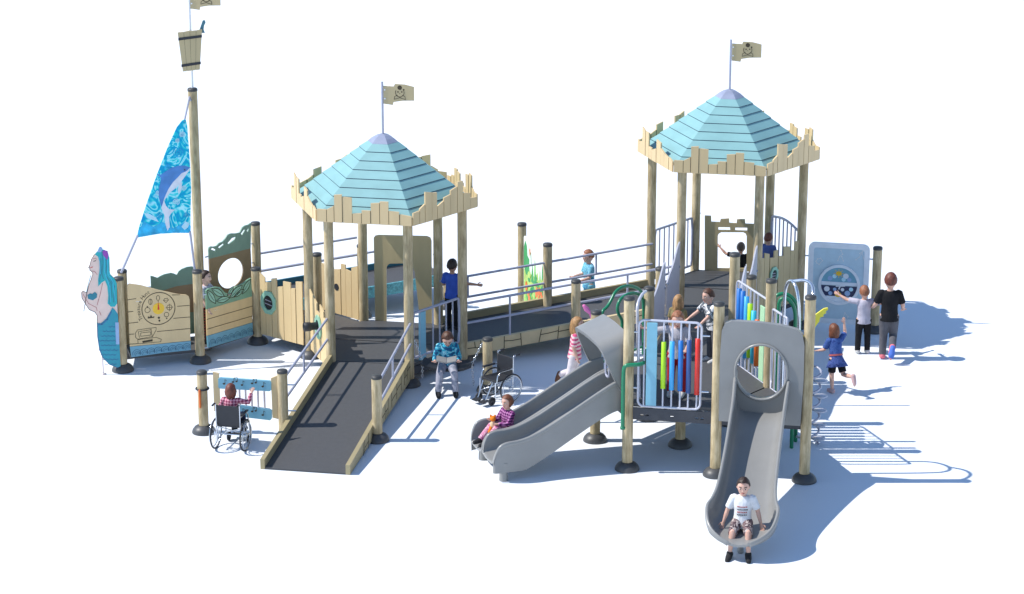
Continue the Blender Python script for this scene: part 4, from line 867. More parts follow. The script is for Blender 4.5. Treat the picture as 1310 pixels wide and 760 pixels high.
# ------------------------------------------------------------------ chain seat
SP = V((-2.404, 2.082, 0)); S0 = LH[2]
lone('timber_post', 'short timber post holding the right chain of the hanging seat', 'post', SP, .72, None, True)
t = thing('chain_seat', 'black belt seat hung on two steel chains between the left tower and a short post', 'swing seat', S0.lerp(SP, .5) + V((0, 0, 0)))
sv = (SP - S0).normalized(); sn = V((sv.y, -sv.x, 0)); zs = .30
e0, e1_ = S0.lerp(SP, .17), S0.lerp(SP, .80); rs = []
for k in range(9):
    f = k / 8; p = e0.lerp(e1_, f) + V((0, 0, zs + .07 * abs(2 * f - 1) ** 3)); rs.append([p + sn * .13, p - sn * .13, p - sn * .13 - V((0, 0, .03)), p + sn * .13 - V((0, 0, .03))])
b = MB(); b.rings(rs, 0, False); b.build('seat', M['black'], t)
def chain(par, pts):
    b = MB(); P = [V(p) for p in pts]; d = 0; k = 0
    for a, c in zip(P, P[1:]):
        L = (c - a).length; n = max(1, round(L / .034)); ax = (c - a).normalized(); x = ax.cross(V((0, 1, 0)) if abs(ax.y) < .8 else V((1, 0, 0))).normalized(); y = ax.cross(x)
        for i in range(n):
            o = a + ax * (L * (i + .5) / n); e = x if k % 2 else y; k += 1
            b.tube([o + ax * .022 * math.cos(q) + e * .012 * math.sin(q) for q in [2 * math.pi * j / 8 for j in range(8)]], .0052, 5, closed=True)
    return b.build('chain', M['chrome'], par)
chain(t, [S0 + sv * .07 + V((0, 0, .64)), e0 + V((0, 0, zs + .06)), e0 + sv * -.01 + V((0, 0, .10))]); chain(t, [SP - sv * .07 + V((0, 0, .66)), e1_ + V((0, 0, zs + .06)), e1_ + sv * .02 + V((0, 0, .06))])

# ------------------------------------------------------------------ wheelchairs (local: faces -Y)
def wheelchair(label, loc, rot, s):
    t = thing('wheelchair', label, 'wheelchair', (0, 0, 0), 'wheelchairs'); S = lambda *p: V(p) * s
    for x in (-1, 1):
        w = MB(); w.tube([S(x * .29, .08 + .285 * math.cos(q), .30 + .285 * math.sin(q)) for q in [2 * math.pi * k / 36 for k in range(36)]], .017 * s, 8, 0, closed=True); wh = w.build('wheel', M['black'], t)
        r = MB(); r.tube([S(x * .325, .08 + .25 * math.cos(q), .30 + .25 * math.sin(q)) for q in [2 * math.pi * k / 32 for k in range(32)]], .009 * s, 6, closed=True); r.build('push_rim', M['chrome'], wh)
        r = MB(); r.tube([S(x * .29, .08 + .268 * math.cos(q), .30 + .268 * math.sin(q)) for q in [2 * math.pi * k / 32 for k in range(32)]], .008 * s, 6, closed=True)
        for k in range(14): q = 2 * math.pi * k / 14; r.tube([S(x * (.27 if k % 2 else .31), .08 + .03 * math.cos(q), .30 + .03 * math.sin(q)), S(x * .29, .08 + .268 * math.cos(q + .25), .30 + .268 * math.sin(q + .25))], .0028 * s, 4)
        r.lathe([(.002, -.03 * s), (.035 * s, -.028 * s), (.035 * s, .028 * s), (.002, .03 * s)], S(x * .29, .08, .30), 12, 0, V((1, 0, 0))); r.build('spokes', M['chrome'], wh)
        c = MB(); c.tube([S(x * .20, -.36 + .075 * math.cos(q), .095 + .075 * math.sin(q)) for q in [2 * math.pi * k / 20 for k in range(20)]], .020 * s, 8, closed=True); c.lathe([(.002, -.015 * s), (.06 * s, -.012 * s), (.06 * s, .012 * s), (.002, .015 * s)], S(x * .20, -.36, .095), 12, 0, V((1, 0, 0))); c.build('caster', M['black'], t)
        a = MB(); a.box(S(x * .235, -.06, .70), S(.03, 0, 0), S(0, .16, 0), S(0, 0, .014)); a.build('armrest', M['black'], t, .006)
        f = MB(); f.box(S(x * .11, -.50, .10), S(.075, 0, 0), S(0, .075, .015), S(0, -.002, .008)); f.build('footrest', M['black'], t)
    fr = MB(); T2 = lambda pts, r=.0125: fr.tube([S(*p) for p in pts], r * s, 8)
    for x in (-.235, .235):
        T2([(x, .17, .10 + .1), (x, .19, .92)]); fr.tube(smooth([S(x, .19, .88), S(x, .19, .93), S(x, .23, .945), S(x, .33, .945)], 1), .0125 * s, 8); T2([(x, .19, .47), (x, -.30, .47)]); T2([(x, .18, .20), (x, -.30, .22)]); T2([(x, -.30, .47), (x, -.30, .16)]); T2([(x, .19, .68), (x, -.16, .68), (x, -.24, .60), (x, -.26, .47)]); T2([(x * .6, -.30, .45), (x * .5, -.46, .12)]); T2([(x * .9, -.30, .2), (x * .85, -.36, .16), (x * .85, -.36, .095)])
    T2([(-.235, .1, .44), (.235, -.2, .22)], .010); T2([(.235, .1, .44), (-.235, -.2, .22)], .010); T2([(-.29, .08, .30), (.29, .08, .30)], .012)
    fr.build('frame', M['chrome'], t)
    b = MB(); b.box(S(0, -.06, .485), S(.225, 0, 0), S(0, .22, 0), S(0, 0, .02)); b.build('seat', M['black'], t, .008)
    b = MB(); b.box(S(0, .175, .70), S(.235, 0, 0), S(0, .012, .0), S(0, .012, .20)); b.build('backrest', M['black'], t, .008)
    for x in (-.235, .235): b = MB(); b.tube([S(x, .25, .945), S(x, .36, .945)], .019 * s, 10); b.build('grip', M['black'], t)
    t.location = loc; t.rotation_euler = (0, 0, rot); return t
wheelchair('black wheelchair seen from behind, a child sitting in it at the music chimes', gz(297.5, 573), R(166), .66)
wheelchair('empty black wheelchair standing between the double slide and the hanging seat', gz(638, 511), R(-48), .64)
# ------------------------------------------------------------------ people
def fused(b, voxel, it=4):
    """weld overlapping closed pieces into one continuous smooth surface"""
    me = b.mesh('tmp'); ob = bpy.data.objects.new('tmp', me); C.objects.link(ob)
    r = ob.modifiers.new('r', 'REMESH'); r.mode = 'VOXEL'; r.voxel_size = voxel; r.use_smooth_shade = True
    if it: s = ob.modifiers.new('s', 'SMOOTH'); s.factor = .5; s.iterations = it
    bpy.context.view_layer.update(); dg = bpy.context.evaluated_depsgraph_get()
    nm = bpy.data.meshes.new_from_object(ob.evaluated_get(dg)); bpy.data.objects.remove(ob); bpy.data.meshes.remove(me)
    for p in nm.polygons: p.use_smooth = True
    nm.materials.clear(); return nm
def cloth(name, kind, c1, c2=(0, 0, 0), c3=None, sc=1.0):
    m, nt, b = nodes(name, .85, 0, .15); cd = coords(nt, (1, 1, 1))
    if kind == 'plain':
        f = noisetex(nt, cd, 14, 4); col = ramp(nt, f, [(.3, tuple(x * .85 for x in c1)), (.7, tuple(min(1, x * 1.12) for x in c1))])
    elif kind == 'stripes':
        w = nt.nodes.new('ShaderNodeTexWave'); w.bands_direction = 'Z'; w.inputs['Scale'].default_value = 10 * sc; w.inputs['Distortion'].default_value = .6; nt.links.new(cd, w.inputs[0]); col = ramp(nt, w.outputs['Fac'], [(.35, c1), (.55, c2)])
    elif kind == 'plaid':
        cs = []
        for ax, s in (('X', 6.5), ('Z', 6.5), ('Y', 6.5)):
            w = nt.nodes.new('ShaderNodeTexWave'); w.bands_direction = ax; w.inputs['Scale'].default_value = s * sc; w.inputs['Distortion'].default_value = .3; nt.links.new(cd, w.inputs[0]); cs.append(w.outputs['Fac'])
        a = nt.nodes.new('ShaderNodeMath'); a.operation = 'ADD'; nt.links.new(cs[0], a.inputs[0]); nt.links.new(cs[1], a.inputs[1])
        d = nt.nodes.new('ShaderNodeMath'); d.operation = 'MULTIPLY'; d.inputs[1].default_value = .5; nt.links.new(a.outputs[0], d.inputs[0])
        col = ramp(nt, d.outputs[0], [(.25, c1), (.5, c2), (.8, c3 or c1)])
    else:                                        # printed / camouflage
        f = noisetex(nt, cd, 16 * sc, 2, .5, .6); col = ramp(nt, f, [(.36, c1), (.46, c2), (.58, c3 or c1), (.66, c2)], 'CONSTANT' if kind == 'camo' else 'LINEAR')
    nt.links.new(col, b.inputs['Base Color']); bump(nt, b, noisetex(nt, cd, 22, 3), .35, .012); return m
def hairmat(name, c):
    m, nt, b = nodes(name, .5, 0, .4); f = noisetex(nt, coords(nt, (1, 1, .25)), 60, 5, .6, .5)
    nt.links.new(ramp(nt, f, [(.3, tuple(x * .55 for x in c)), (.7, tuple(min(1, x * 1.5) for x in c))]), b.inputs['Base Color']); bump(nt, b, f, .5, .01); return m
HAIR = {k: hairmat('hair ' + k, c) for k, c in dict(dark=(.030, .016, .012), brown=(.085, .036, .020), auburn=(.14, .042, .028), ginger=(.30, .12, .06), blond=(.36, .20, .085), chestnut=(.16, .055, .025), grey=(.11, .085, .07)).items()}
SKINM = {}
for k, c in dict(fair=(.66, .40, .31), tan=(.50, .28, .19), pale=(.70, .48, .40)).items():
    m, nt, b = nodes('skin ' + k, .5, 0, .35); f = noisetex(nt, coords(nt, (1, 1, 1)), 18, 4)
    nt.links.new(ramp(nt, f, [(.3, tuple(x * .9 for x in c)), (.7, tuple(x * 1.06 for x in c))]), b.inputs['Base Color']); b.inputs['Subsurface Weight'].default_value = .12; b.inputs['Subsurface Radius'].default_value = (.012, .005, .003); SKINM[k] = m
M['eyewhite'] = plain('eye white', (.75, .74, .72), .3, 0, .02, 9, (1, 1, 1), 0); M['iris'] = plain('dark iris', (.03, .02, .015), .2, 0, .02, 9, (1, 1, 1), 0); M['mouth'] = plain('lips', (.45, .14, .12), .5, 0, .05, 9, (1, 1, 1), 0)
def N(v): return V(v).normalized()
def person(label, loc, rot, H, arms=None, legs=None, torso=(0, 0, 1), head=(0, -.05, 1), look=(0, -1, 0), seat=None, lat=(1, 0, 0),
           hair='brown', longhair=0, skin='fair', shirt=None, sleeve='short', pants=None, skirt=None, plen=1.0, shoe='black', feet=None, sole=None, curl=.5, group='children playing on the playground'):
    """one continuous body posed from joint directions (local frame: faces -Y, own left is +X); clothes and hair are children"""
    arms = arms or {}; legs = legs or {}; t = N(torso); lx = V(lat); lx = (lx - t * lx.dot(t)).normalized(); fr = t.cross(lx); fr = -fr if fr.y > 0 else fr
    h = H; pel = V((0, 0, 0)); neck = pel + t * .285 * h; J = {}
    for s, k in ((1, 'L'), (-1, 'R')):
        ua, fa = arms.get(k, ((s * .22, -.02, -1), (s * .10, -.25, -1))); th, sh = legs.get(k, ((s * .04, 0, -1), (s * .02, .02, -1)))
        S_ = pel + t * .255 * h + lx * s * .098 * h; E_ = S_ + N(ua) * .155 * h; W_ = E_ + N(fa) * .135 * h
        Hp = pel + lx * s * .052 * h - t * .01 * h; K_ = Hp + N(th) * .235 * h; A_ = K_ + N(sh) * .225 * h
        fd = N((feet or {}).get(k, (0, -1, -.05))); J[k] = (S_, E_, W_, Hp, K_, A_, fd, N(fa))
    hd = N(head); hc = neck + t * .012 * h + hd * .098 * h; lk = V(look); lk = (lk - hd * lk.dot(hd)).normalized(); hx = lk.cross(hd); HM = Matrix((hx, -lk, hd)).transposed()   # local x side, y back, z up
    low = min(min(J[k][5].z - .048 * h, (J[k][5] + J[k][6] * .10 * h).z - .022 * h) for k in 'LR')
    oz = -low if seat is None else seat
    bz = V((0, 0, oz))
    # body
    b = MB(); ring = lambda c, rx, ry, n=16: [c + lx * rx * h * math.cos(q) + fr * ry * h * math.sin(q) for q in [2 * math.pi * i / n for i in range(n)]]
    tors = [(-.055, .035, .035), (-.045, .066, .055), (0, .082, .066), (.06, .078, .060), (.12, .076, .058), (.18, .086, .062), (.225, .092, .058), (.255, .082, .048), (.275, .050, .040), (.285, .034, .034)]
    b.rings([ring(pel + t * z * h, rx, ry) for z, rx, ry in tors]); b.tube([neck - t * .03 * h, hc - hd * .03 * h], [.036 * h, .031 * h], 12, rnd=True)
    for k in 'LR':
        S_, E_, W_, Hp, K_, A_, fd, fa = J[k]
        b.tube([S_, S_.lerp(E_, .5), E_, E_.lerp(W_, .35), W_], [.033 * h, .029 * h, .024 * h, .024 * h, .016 * h], 12, rnd=True)
        b.tube([Hp, Hp.lerp(K_, .5), K_, K_.lerp(A_, .35), A_], [.055 * h, .048 * h, .036 * h, .034 * h, .021 * h], 12, rnd=True)
        b.tube([A_ - fd * .012 * h, A_ + fd * .05 * h - V((0, 0, .022 * h)), A_ + fd * .095 * h - V((0, 0, .026 * h))], [.024 * h, .022 * h, .016 * h], 10, rnd=True)
        px_ = fa.cross(fr if abs(fa.dot(fr)) < .9 else t).normalized(); pn = fa.cross(px_)
        pc = W_ + fa * .032 * h; b.rings([[W_ + fa * f * h + px_ * wx * h * math.cos(q) + pn * .011 * h * math.sin(q) for q in [2 * math.pi * i / 10 for i in range(10)]] for f, wx in ((-.005, .014), (.012, .019), (.035, .024), (.050, .022), (.054, .014))])
        J[k] += (px_, pn)
    HS = 1.0
    b.ell(hc, .064 * h, .078 * h, .088 * h, HM); b.ell(hc + HM @ V((0, -.018 * h, -.045 * h)), .048 * h, .052 * h, .046 * h, HM); b.ell(hc + HM @ V((0, -.055 * h, -.066 * h)), .020 * h, .018 * h, .016 * h, HM)
    b.ell(hc + HM @ V((0, -.076 * h, -.020 * h)), .0105 * h, .013 * h, .012 * h, HM); b.tube([hc + HM @ V((0, -.070 * h, .012 * h)), hc + HM @ V((0, -.080 * h, -.016 * h))], [.007 * h, .009 * h], 8, rnd=True)
    for s in (-1, 1): b.ell(hc + HM @ V((s * .065 * h, .006 * h, -.010 * h)), .008 * h, .015 * h, .022 * h, HM)
    body = fused(b, .0066 * h, 3)
    # fingers, eyes and lips are set into the fused body mesh
    b = MB()
    for k, s in (('L', 1), ('R', -1)):
        W_, fa, px_, pn = J[k][2], J[k][7], J[k][8], J[k][9]
        for i, (o, L) in enumerate(((-.016, .030), (-.0055, .037), (.005, .036), (.015, .028))):
            p0 = W_ + fa * .044 * h + px_ * o * h; d1_ = (fa + px_ * o * 6 - pn * curl * .3).normalized(); p1 = p0 + d1_ * L * .55 * h; d2_ = (d1_ - pn * curl * .9).normalized()
            b.tube([p0, p1, p1 + d2_ * L * .5 * h], [.0064 * h, .0058 * h, .0046 * h], 7, 0, rnd=True)
        p0 = W_ + fa * .016 * h - px_ * s * .016 * h; p1 = p0 + (fa * .6 - px_ * s * .8).normalized() * .022 * h; b.tube([p0, p1, p1 + (fa - px_ * s * .2 - pn * .3).normalized() * .018 * h], [.0075 * h, .0068 * h, .0052 * h], 7, 0, rnd=True)
    for s in (-1, 1):
        e = hc + HM @ V((s * .027 * h, -.066 * h, .006 * h)); b.ell(e, .0105 * h, .007 * h, .0062 * h, HM, 1, 10, 7); b.ell(e + HM @ V((0, -.0055 * h, 0)), .0062 * h, .0045 * h, .0068 * h, HM, 2, 8, 6)
        b.tube([hc + HM @ V((s * .014 * h, -.076 * h, .026 * h)), hc + HM @ V((s * .042 * h, -.062 * h, .028 * h))], .0035 * h, 6, 4, rnd=True)
    b.ell(hc + HM @ V((0, -.070 * h, -.047 * h)), .019 * h, .007 * h, .0055 * h, HM, 3, 10, 6)
    ext = b.mesh('ext'); bm = bmesh.new(); bm.from_mesh(body); bm.from_mesh(ext); bm.to_mesh(body); bm.free(); bpy.data.meshes.remove(ext)
    for m in (SKINM[skin], M['eyewhite'], M['iris'], M['mouth'], HAIR[hair]): body.materials.append(m)
    ob = bpy.data.objects.new('person', body); C.objects.link(ob); tag(ob, label, 'child', group)
    def child(nm, me, m):
        me.materials.append(m); o = bpy.data.objects.new(nm, me); C.objects.link(o); o.parent = ob; return o
    # hair: a shell that leaves the face free, pulled under the skin at its edge
    b = MB(); nu, nv = 32, 20; vs = []; kp = []
    for j in range(nv + 1):
        th = math.pi * (j + .01) / (nv + .02) * .99
        for i in range(nu):
            ph = 2 * math.pi * i / nu; d = V((math.sin(th) * math.cos(ph), math.sin(th) * math.sin(ph), math.cos(th)))
            face = (-d.y) - (.30 + .75 * max(0, d.z - .30)) if d.z < .62 else -1      # >0 on the face
            neckc = -(.12 if not longhair else .38) - .46 * max(0, d.y) - d.z; cut = max(face, neckc)
            nz = noise.noise(d * 7 + V((len(label), 0, 0))) * .05 + noise.noise(d * 17) * .03
            g_ = 1.115 + nz if cut < -.14 else (1.115 + nz) - (cut + .14) / .14 * .20
            vs.append(hc + HM @ V((d.x * .067 * h * g_, d.y * .081 * h * g_ + .004 * h, d.z * .089 * h * g_ + .002 * h))); kp.append(cut < .06)
    fs = []
    for j in range(nv):
        for i in range(nu):
            q = (j * nu + i, j * nu + (i + 1) % nu, (j + 1) * nu + (i + 1) % nu, (j + 1) * nu + i)
            if sum(kp[v] for v in q) >= 3: fs.append(q)
    b.add(vs, fs, 0, True)
    if longhair:
        rs = []; n = 16
        for j in range(9):
            f = j / 8; L = longhair * h * f; dn = V((0, 0, -1)) * .85 - t * .15; w = 1.06 + .16 * math.sin(f * 3) - .25 * f * f; ring_ = []
            for side in (1, 0):
                for i in (range(n + 1) if side else range(n, -1, -1)):
                    a = R(-18 + 216 * i / n); wv = (1 + .05 * math.sin(i * 2.1 + j * .9) + .04 * math.sin(i * 5.3 + j * .5)) if side else .80
                    ring_.append(hc + HM @ V((.066 * h * math.cos(a) * w * wv, .080 * h * math.sin(a) * w * wv + .006 * h, 0)) + hd * .02 * h * (1 - f) + dn * (L + (.012 * h * math.sin(i * 1.9) if j == 8 else 0)))
            rs.append(ring_)
        b.rings(rs)
    o = child('hair', b.mesh('hair'), HAIR[hair])
    # clothes
    if shirt:
        b = MB(); e = .014; z0 = -.062
        b.rings([ring(pel + t * z * h, rx + e, ry + e) for z, rx, ry in [(z0, .097, .080), (-.03, .094, .076), (.02, .084, .067), (.06, .079, .062), (.12, .078, .060), (.18, .087, .063), (.225, .092, .058), (.256, .084, .050), (.274, .060, .042), (.284, .040, .036)]])
        for k in 'LR':
            S_, E_, W_ = J[k][:3]
            b.ell(S_ - lx * (S_ - neck).dot(lx) * .08, .0405 * h, .0405 * h, .0405 * h)
            if sleeve == 'short': b.tube([S_ - (E_ - S_) * .1, S_, S_.lerp(E_, .82)], [.040 * h, .043 * h, .042 * h], 12)
            else: b.tube([S_ - (E_ - S_) * .1, S_, S_.lerp(E_, .5), E_, E_.lerp(W_, .5), E_.lerp(W_, .95)], [.040 * h, .043 * h, .039 * h, .035 * h, .032 * h, .027 * h], 12)
        child('shirt', fused(b, .0075 * h, 2), shirt)
    if pants:
        b = MB(); e = .009; b.rings([ring(pel + t * z * h, rx + e, ry + e) for z, rx, ry in [(-.06, .05, .045), (-.045, .070, .058), (0, .083, .067), (.045, .079, .061)]])
        for k in 'LR':
            Hp, K_, A_ = J[k][3:6]; b.ell(Hp - V((0, 0, .012 * h)), .058 * h, .058 * h, .055 * h); pts = [Hp, Hp.lerp(K_, .5), K_]; rd = [.062 * h, .056 * h, .046 * h]
            if plen > .55: pts += [K_.lerp(A_, .5), K_.lerp(A_, min(1, (plen - .5) * 2))]; rd += [.043 * h, .041 * h]
            elif plen < .45: pts = [Hp, Hp.lerp(K_, .4), Hp.lerp(K_, plen * 2)]; rd = [.062 * h, .058 * h, .055 * h]
            else: pts[-1] = K_ + (A_ - K_) * .08; rd[-1] = .048 * h
            b.tube(pts, rd, 14)
        child('shorts' if plen < .6 else 'trousers', fused(b, .0075 * h, 2), pants)
    if skirt:
        b = MB(); n = 36; rs = []
        for z, r_ in ((.06, .086), (.0, .10), (-.06, .125), (-.12, .150), (-.125, .142), (-.05, .115), (.05, .08)):
            rs.append([pel + t * z * h + (lx * math.cos(q) + fr * math.sin(q) * .9) * h * r_ * (1 + (.10 if z < 0 else 0) * math.sin(q * 9) * min(1, -z * 8 if z < 0 else 0)) for q in [2 * math.pi * i / n for i in range(n)]])
        b.rings(rs); child('skirt', b.mesh('skirt'), skirt)
        b = MB(); b.rings([ring(pel + t * z * h, rx + .006, ry + .006) for z, rx, ry in [(.035, .098, .082), (.06, .096, .080)]]); child('belt', b.mesh('belt'), M['lip'])
    for k in 'LR':
        if shoe is None: break
        A_, fd = J[k][5], J[k][6]; dn = N(J[k][5] - J[k][4]); dn = (dn - fd * dn.dot(fd)).normalized(); sx = fd.cross(dn)
        b = MB(); b.tube([A_ - fd * .014 * h - V((0, 0, .012 * h)), A_ + fd * .045 * h - V((0, 0, .018 * h)), A_ + fd * .092 * h - V((0, 0, .022 * h))] if fd.z > -.5 else [A_ - fd * .014 * h, A_ + fd * .05 * h, A_ + fd * .095 * h], [.036 * h, .034 * h, .027 * h], 14, rnd=True); b.tube([A_, A_ - N(A_ * -1 + J[k][4]) * -.02 * h], .034 * h, 12)
        o = child('shoe', fused(b, .006 * h, 2), shoe)
        if sole:
            b = MB(); rs = []
            for f, w in ((-.037, .014), (-.027, .026), (0, .029), (.03, .031), (.065, .035), (.09, .032), (.11, .018)):
                base = A_ + fd * f * h + dn * .047 * h; rs.append([base + sx * w * h + dn * .002 * h, base + sx * w * h + dn * .011 * h, base - sx * w * h + dn * .011 * h, base - sx * w * h + dn * .002 * h])
            b.rings(rs); me = b.mesh('sole'); me.materials.append(sole); so = bpy.data.objects.new('sole', me); C.objects.link(so); so.parent = o
    ob.location = V(loc) + bz; ob.rotation_euler = (0, 0, rot)
    return ob
K = cloth
S = lambda *c: tuple(c)
blackshoe = K('black shoe', 'plain', (.03, .03, .032)); whiteshoe = K('white shoe', 'plain', (.55, .55, .55)); brownshoe = K('brown shoe', 'plain', (.16, .08, .05)); pinkshoe = K('pink shoe', 'plain', (.75, .20, .25)); bluesole = K('blue sole', 'plain', (.10, .20, .62)); greysole = K('grey sole', 'plain', (.4, .45, .45))
black = K('black cloth', 'plain', (.016, .016, .018)); jeans = K('pale grey denim', 'print', (.20, .22, .28), (.30, .31, .38), (.38, .38, .44), .6); grey = K('grey cloth', 'plain', (.11, .11, .125)); navy = K('navy cloth', 'plain', (.02, .03, .07))
# boy on the straight slide
sl = mo + d1 * 2.22
person('boy in white printed t-shirt and patterned shorts sitting at the foot of the straight slide', sl, R(-8), 1.06,
       arms={'L': ((.42, .02, -1), (.30, -.30, -1)), 'R': ((-.42, .02, -1), (-.30, -.30, -1))}, legs={'L': ((.10, -1, -.12), (.04, -.25, -1)), 'R': ((-.16, -1, -.14), (-.10, -.20, -1))},
       torso=(0, .06, 1), head=(0, -.22, 1), look=(0, -1, -.45), seat=.335, hair='dark', skin='fair', shirt=K('white printed shirt', 'plain', (.72, .72, .74)), pants=K('patterned shorts', 'camo', (.45, .38, .36), (.06, .04, .05), (.30, .20, .20), 1.6), plen=.5, shoe=blackshoe, sole=greysole, feet={'L': (.1, -1, -.25), 'R': (-.2, -1, -.25)})
bt = bpy.context.scene.objects
pr = [o for o in bt if o.name == 'person'][0]
# print on the boy's shirt: three rows of dark red marks curved over the chest
b = MB(); rn = random.Random(2)
for row, z in enumerate((.175, .145, .115, .088)):
    x = -.055
    while x < .05:
        w = rn.uniform(.007, .018); 
        for a0, a1 in ((x, x + w),):
            f = lambda xx: -(.076 - .30 * xx * xx / .09) + .06 * z
            hh = rn.uniform(.008, .012)
            b.add([V((a0, f(a0) - .003, z)) * 1.06, V((a1, f(a1) - .003, z)) * 1.06, V((a1, f(a1) - .003, z + hh)) * 1.06, V((a0, f(a0) - .003, z + hh)) * 1.06, V((a0, f(a0) + .02, z)) * 1.06, V((a1, f(a1) + .02, z)) * 1.06, V((a1, f(a1) + .02, z + hh)) * 1.06, V((a0, f(a0) + .02, z + hh)) * 1.06], [(0, 1, 2, 3), (7, 6, 5, 4), (0, 4, 5, 1), (2, 6, 7, 3), (0, 3, 7, 4), (1, 5, 6, 2)], row % 2)
        x += w + rn.uniform(.003, .006)
for c in pr.children:
    if c.name.startswith('shirt'):
        me = b.mesh('shirt_print'); me.materials.append(M['lip']); me.materials.append(M['boot']); o = bpy.data.objects.new('shirt_print', me); C.objects.link(o); o.parent = c
# reading boy on the hanging seat
sp = S0.lerp(SP, .49) + sn * .02
person('boy in blue checked shirt and pale jeans reading on the hanging chain seat', sp, R(4), 1.08,
       arms={'L': ((.30, -.25, -1), (-.10, -1, .02)), 'R': ((-.42, -.25, -1), (-.02, -1, .02))}, legs={'L': ((.10, -1, -.18), (.05, -.22, -1)), 'R': ((-.22, -1, -.18), (-.10, -.24, -1))},
       torso=(0, -.20, 1), head=(0, -.95, 1), look=(0, -.4, -1), seat=.345, hair='brown', shirt=K('blue check', 'camo', (.02, .09, .20), (.04, .36, .50), (.30, .58, .66), 1.3), sleeve='long', pants=jeans, shoe=blackshoe, curl=1.2)
Fk2 = Frame(sp + V((0, -.30, .50)), (1, .06, 0), (0, -.82, -.30)); t = thing('book', 'open grey book held by the boy reading on the chain seat', 'book', sp + V((.0, -.3, .5)))
for s in (-1, 1):
    b = MB(); F = Frame(sp + V((.0, -.34, .50)), (1 * s, .0, .22), (0, .97, .10)); b.prism(F, [(0, -.085), (.135, -.085), (.135, .085), (0, .085)], -.005, .004, 0); b.prism(F, [(.006, -.079), (.129, -.079), (.129, .079), (.006, .079)], .004, .008, 1) if F.n.z > 0 else b.prism(F, [(.006, -.079), (.129, -.079), (.129, .079), (.006, .079)], -.010, -.005, 1); b.build('page_block', [M['slide'], M['slide']], t)
# child in the wheelchair at the chimes
wq = gz(297.5, 573)
person('child in pink plaid shirt with auburn hair sitting in the wheelchair at the music chimes', wq + V((-.0, .02, 0)), R(166), .90,
       arms={'L': ((.5, -.3, -.9), (.3, -1, -.2)), 'R': ((-.75, -.5, -.25), (-.25, -.5, 1))}, legs={'L': ((.08, -1, -.08), (.0, -.18, -1)), 'R': ((-.08, -1, -.08), (0, -.18, -1))},
       torso=(0, .04, 1), head=(0, -.08, 1), seat=.395, hair='auburn', longhair=.10, shirt=K('pink plaid', 'plaid', (.20, .05, .09), (.52, .14, .22), (.66, .36, .42), 1.3), sleeve='long', pants=navy, shoe=blackshoe)
# plaid child at the foot of the double slide, holding a soft toy
sq = m2 + d2 * 1.27 - l2 * .222
person('small child in purple plaid shirt sitting at the foot of the double slide', sq, PHI + R(210) + R(90) + R(14), .93,
       arms={'L': ((.12, -.55, -.9), (-.35, -1, .15)), 'R': ((-.12, -.6, -.8), (.35, -1, .25))}, legs={'L': ((.06, -1, .45), (.02, -.75, -.75)), 'R': ((-.06, -1, .45), (-.02, -.75, -.75))},
       torso=(0, .05, 1), head=(0, -.16, 1), look=(.15, -1, -.3), seat=.40, hair='chestnut', longhair=.06, shirt=K('purple plaid', 'plaid', (.04, .015, .06), (.26, .04, .20), (.48, .24, .42), 1.5), sleeve='long', pants=K('pink leggings', 'print', (.55, .12, .25), (.70, .45, .52), (.35, .08, .2), 1.5), shoe=blackshoe, curl=1.3)
t = thing('soft_toy', 'small orange and cream soft toy held by the child in purple plaid', 'soft toy', sq + V((0, 0, .4)))
fd = pol(PHI + R(220)); p = sq + fd * .20 + V((0, 0, .42)); fz = lambda c: K('toy ' + c, 'plain', dict(o=(.80, .22, .02), c=(.75, .55, .33))[c])
to, tc = fz('o'), fz('c')
b = MB(); b.ell(p + V((0, 0, .09)), .034, .034, .05); b.build('toy_body', tc, t); b = MB(); b.ell(p + V((0, 0, .165)), .038, .038, .036); b.ell(p + V((.026, .0, .198)), .013, .009, .02); b.ell(p + V((-.026, 0, .198)), .013, .009, .02); b.build('toy_head', to, t)
for s in (-1, 1): b = MB(); b.tube([p + V((s * .02, 0, .06)), p + V((s * .035, -.02, .0))], [.019, .030], 10, rnd=True); b.build('toy_leg', to, t)
# girl in the pink striped dress behind the double slide
gp = gz(735, 499)
person('girl in pink striped top and white trousers climbing beside the double slide hood', gp, R(78), 1.02,
       arms={'L': ((.18, -.3, -1), (.0, -.7, -.7)), 'R': ((-.12, .10, -1), (.05, -.35, -1))}, legs={'L': ((.03, .0, -1), (.0, .95, -.35)), 'R': ((-.03, .22, -1), (0, .30, -1))},
       torso=(0, -.08, 1), head=(0, -.08, 1), hair='blond', longhair=.17, shirt=K('pink stripes', 'stripes', (.58, .09, .20), (.76, .56, .56), None, .55), pants=K('white cloth', 'plain', (.66, .60, .62)), shoe=brownshoe, feet={'L': (0, .4, -1)})
t = thing('hair_bow', 'bright pink bow above the head of the girl in striped top', 'bow', gp + V((.12, 0, 1.05)))
b = MB(); q = gz(749, 402, 0); d = ray(752, 398); k = (gp.y + .02 - CAM.y) / d.y; q = CAM + d * k; b.tube([q + V((-.05, 0, .07)), q + V((-.02, 0, .03)), q + V((.03, 0, -.03))], [.022, .036, .02], 10, rnd=True); b.tube([q + V((.03, 0, -.03)), q + V((.05, .01, -.09))], [.015, .02], 10, rnd=True); b.build('bow_loop', K('pink ribbon', 'plain', (.80, .22, .50)), t)
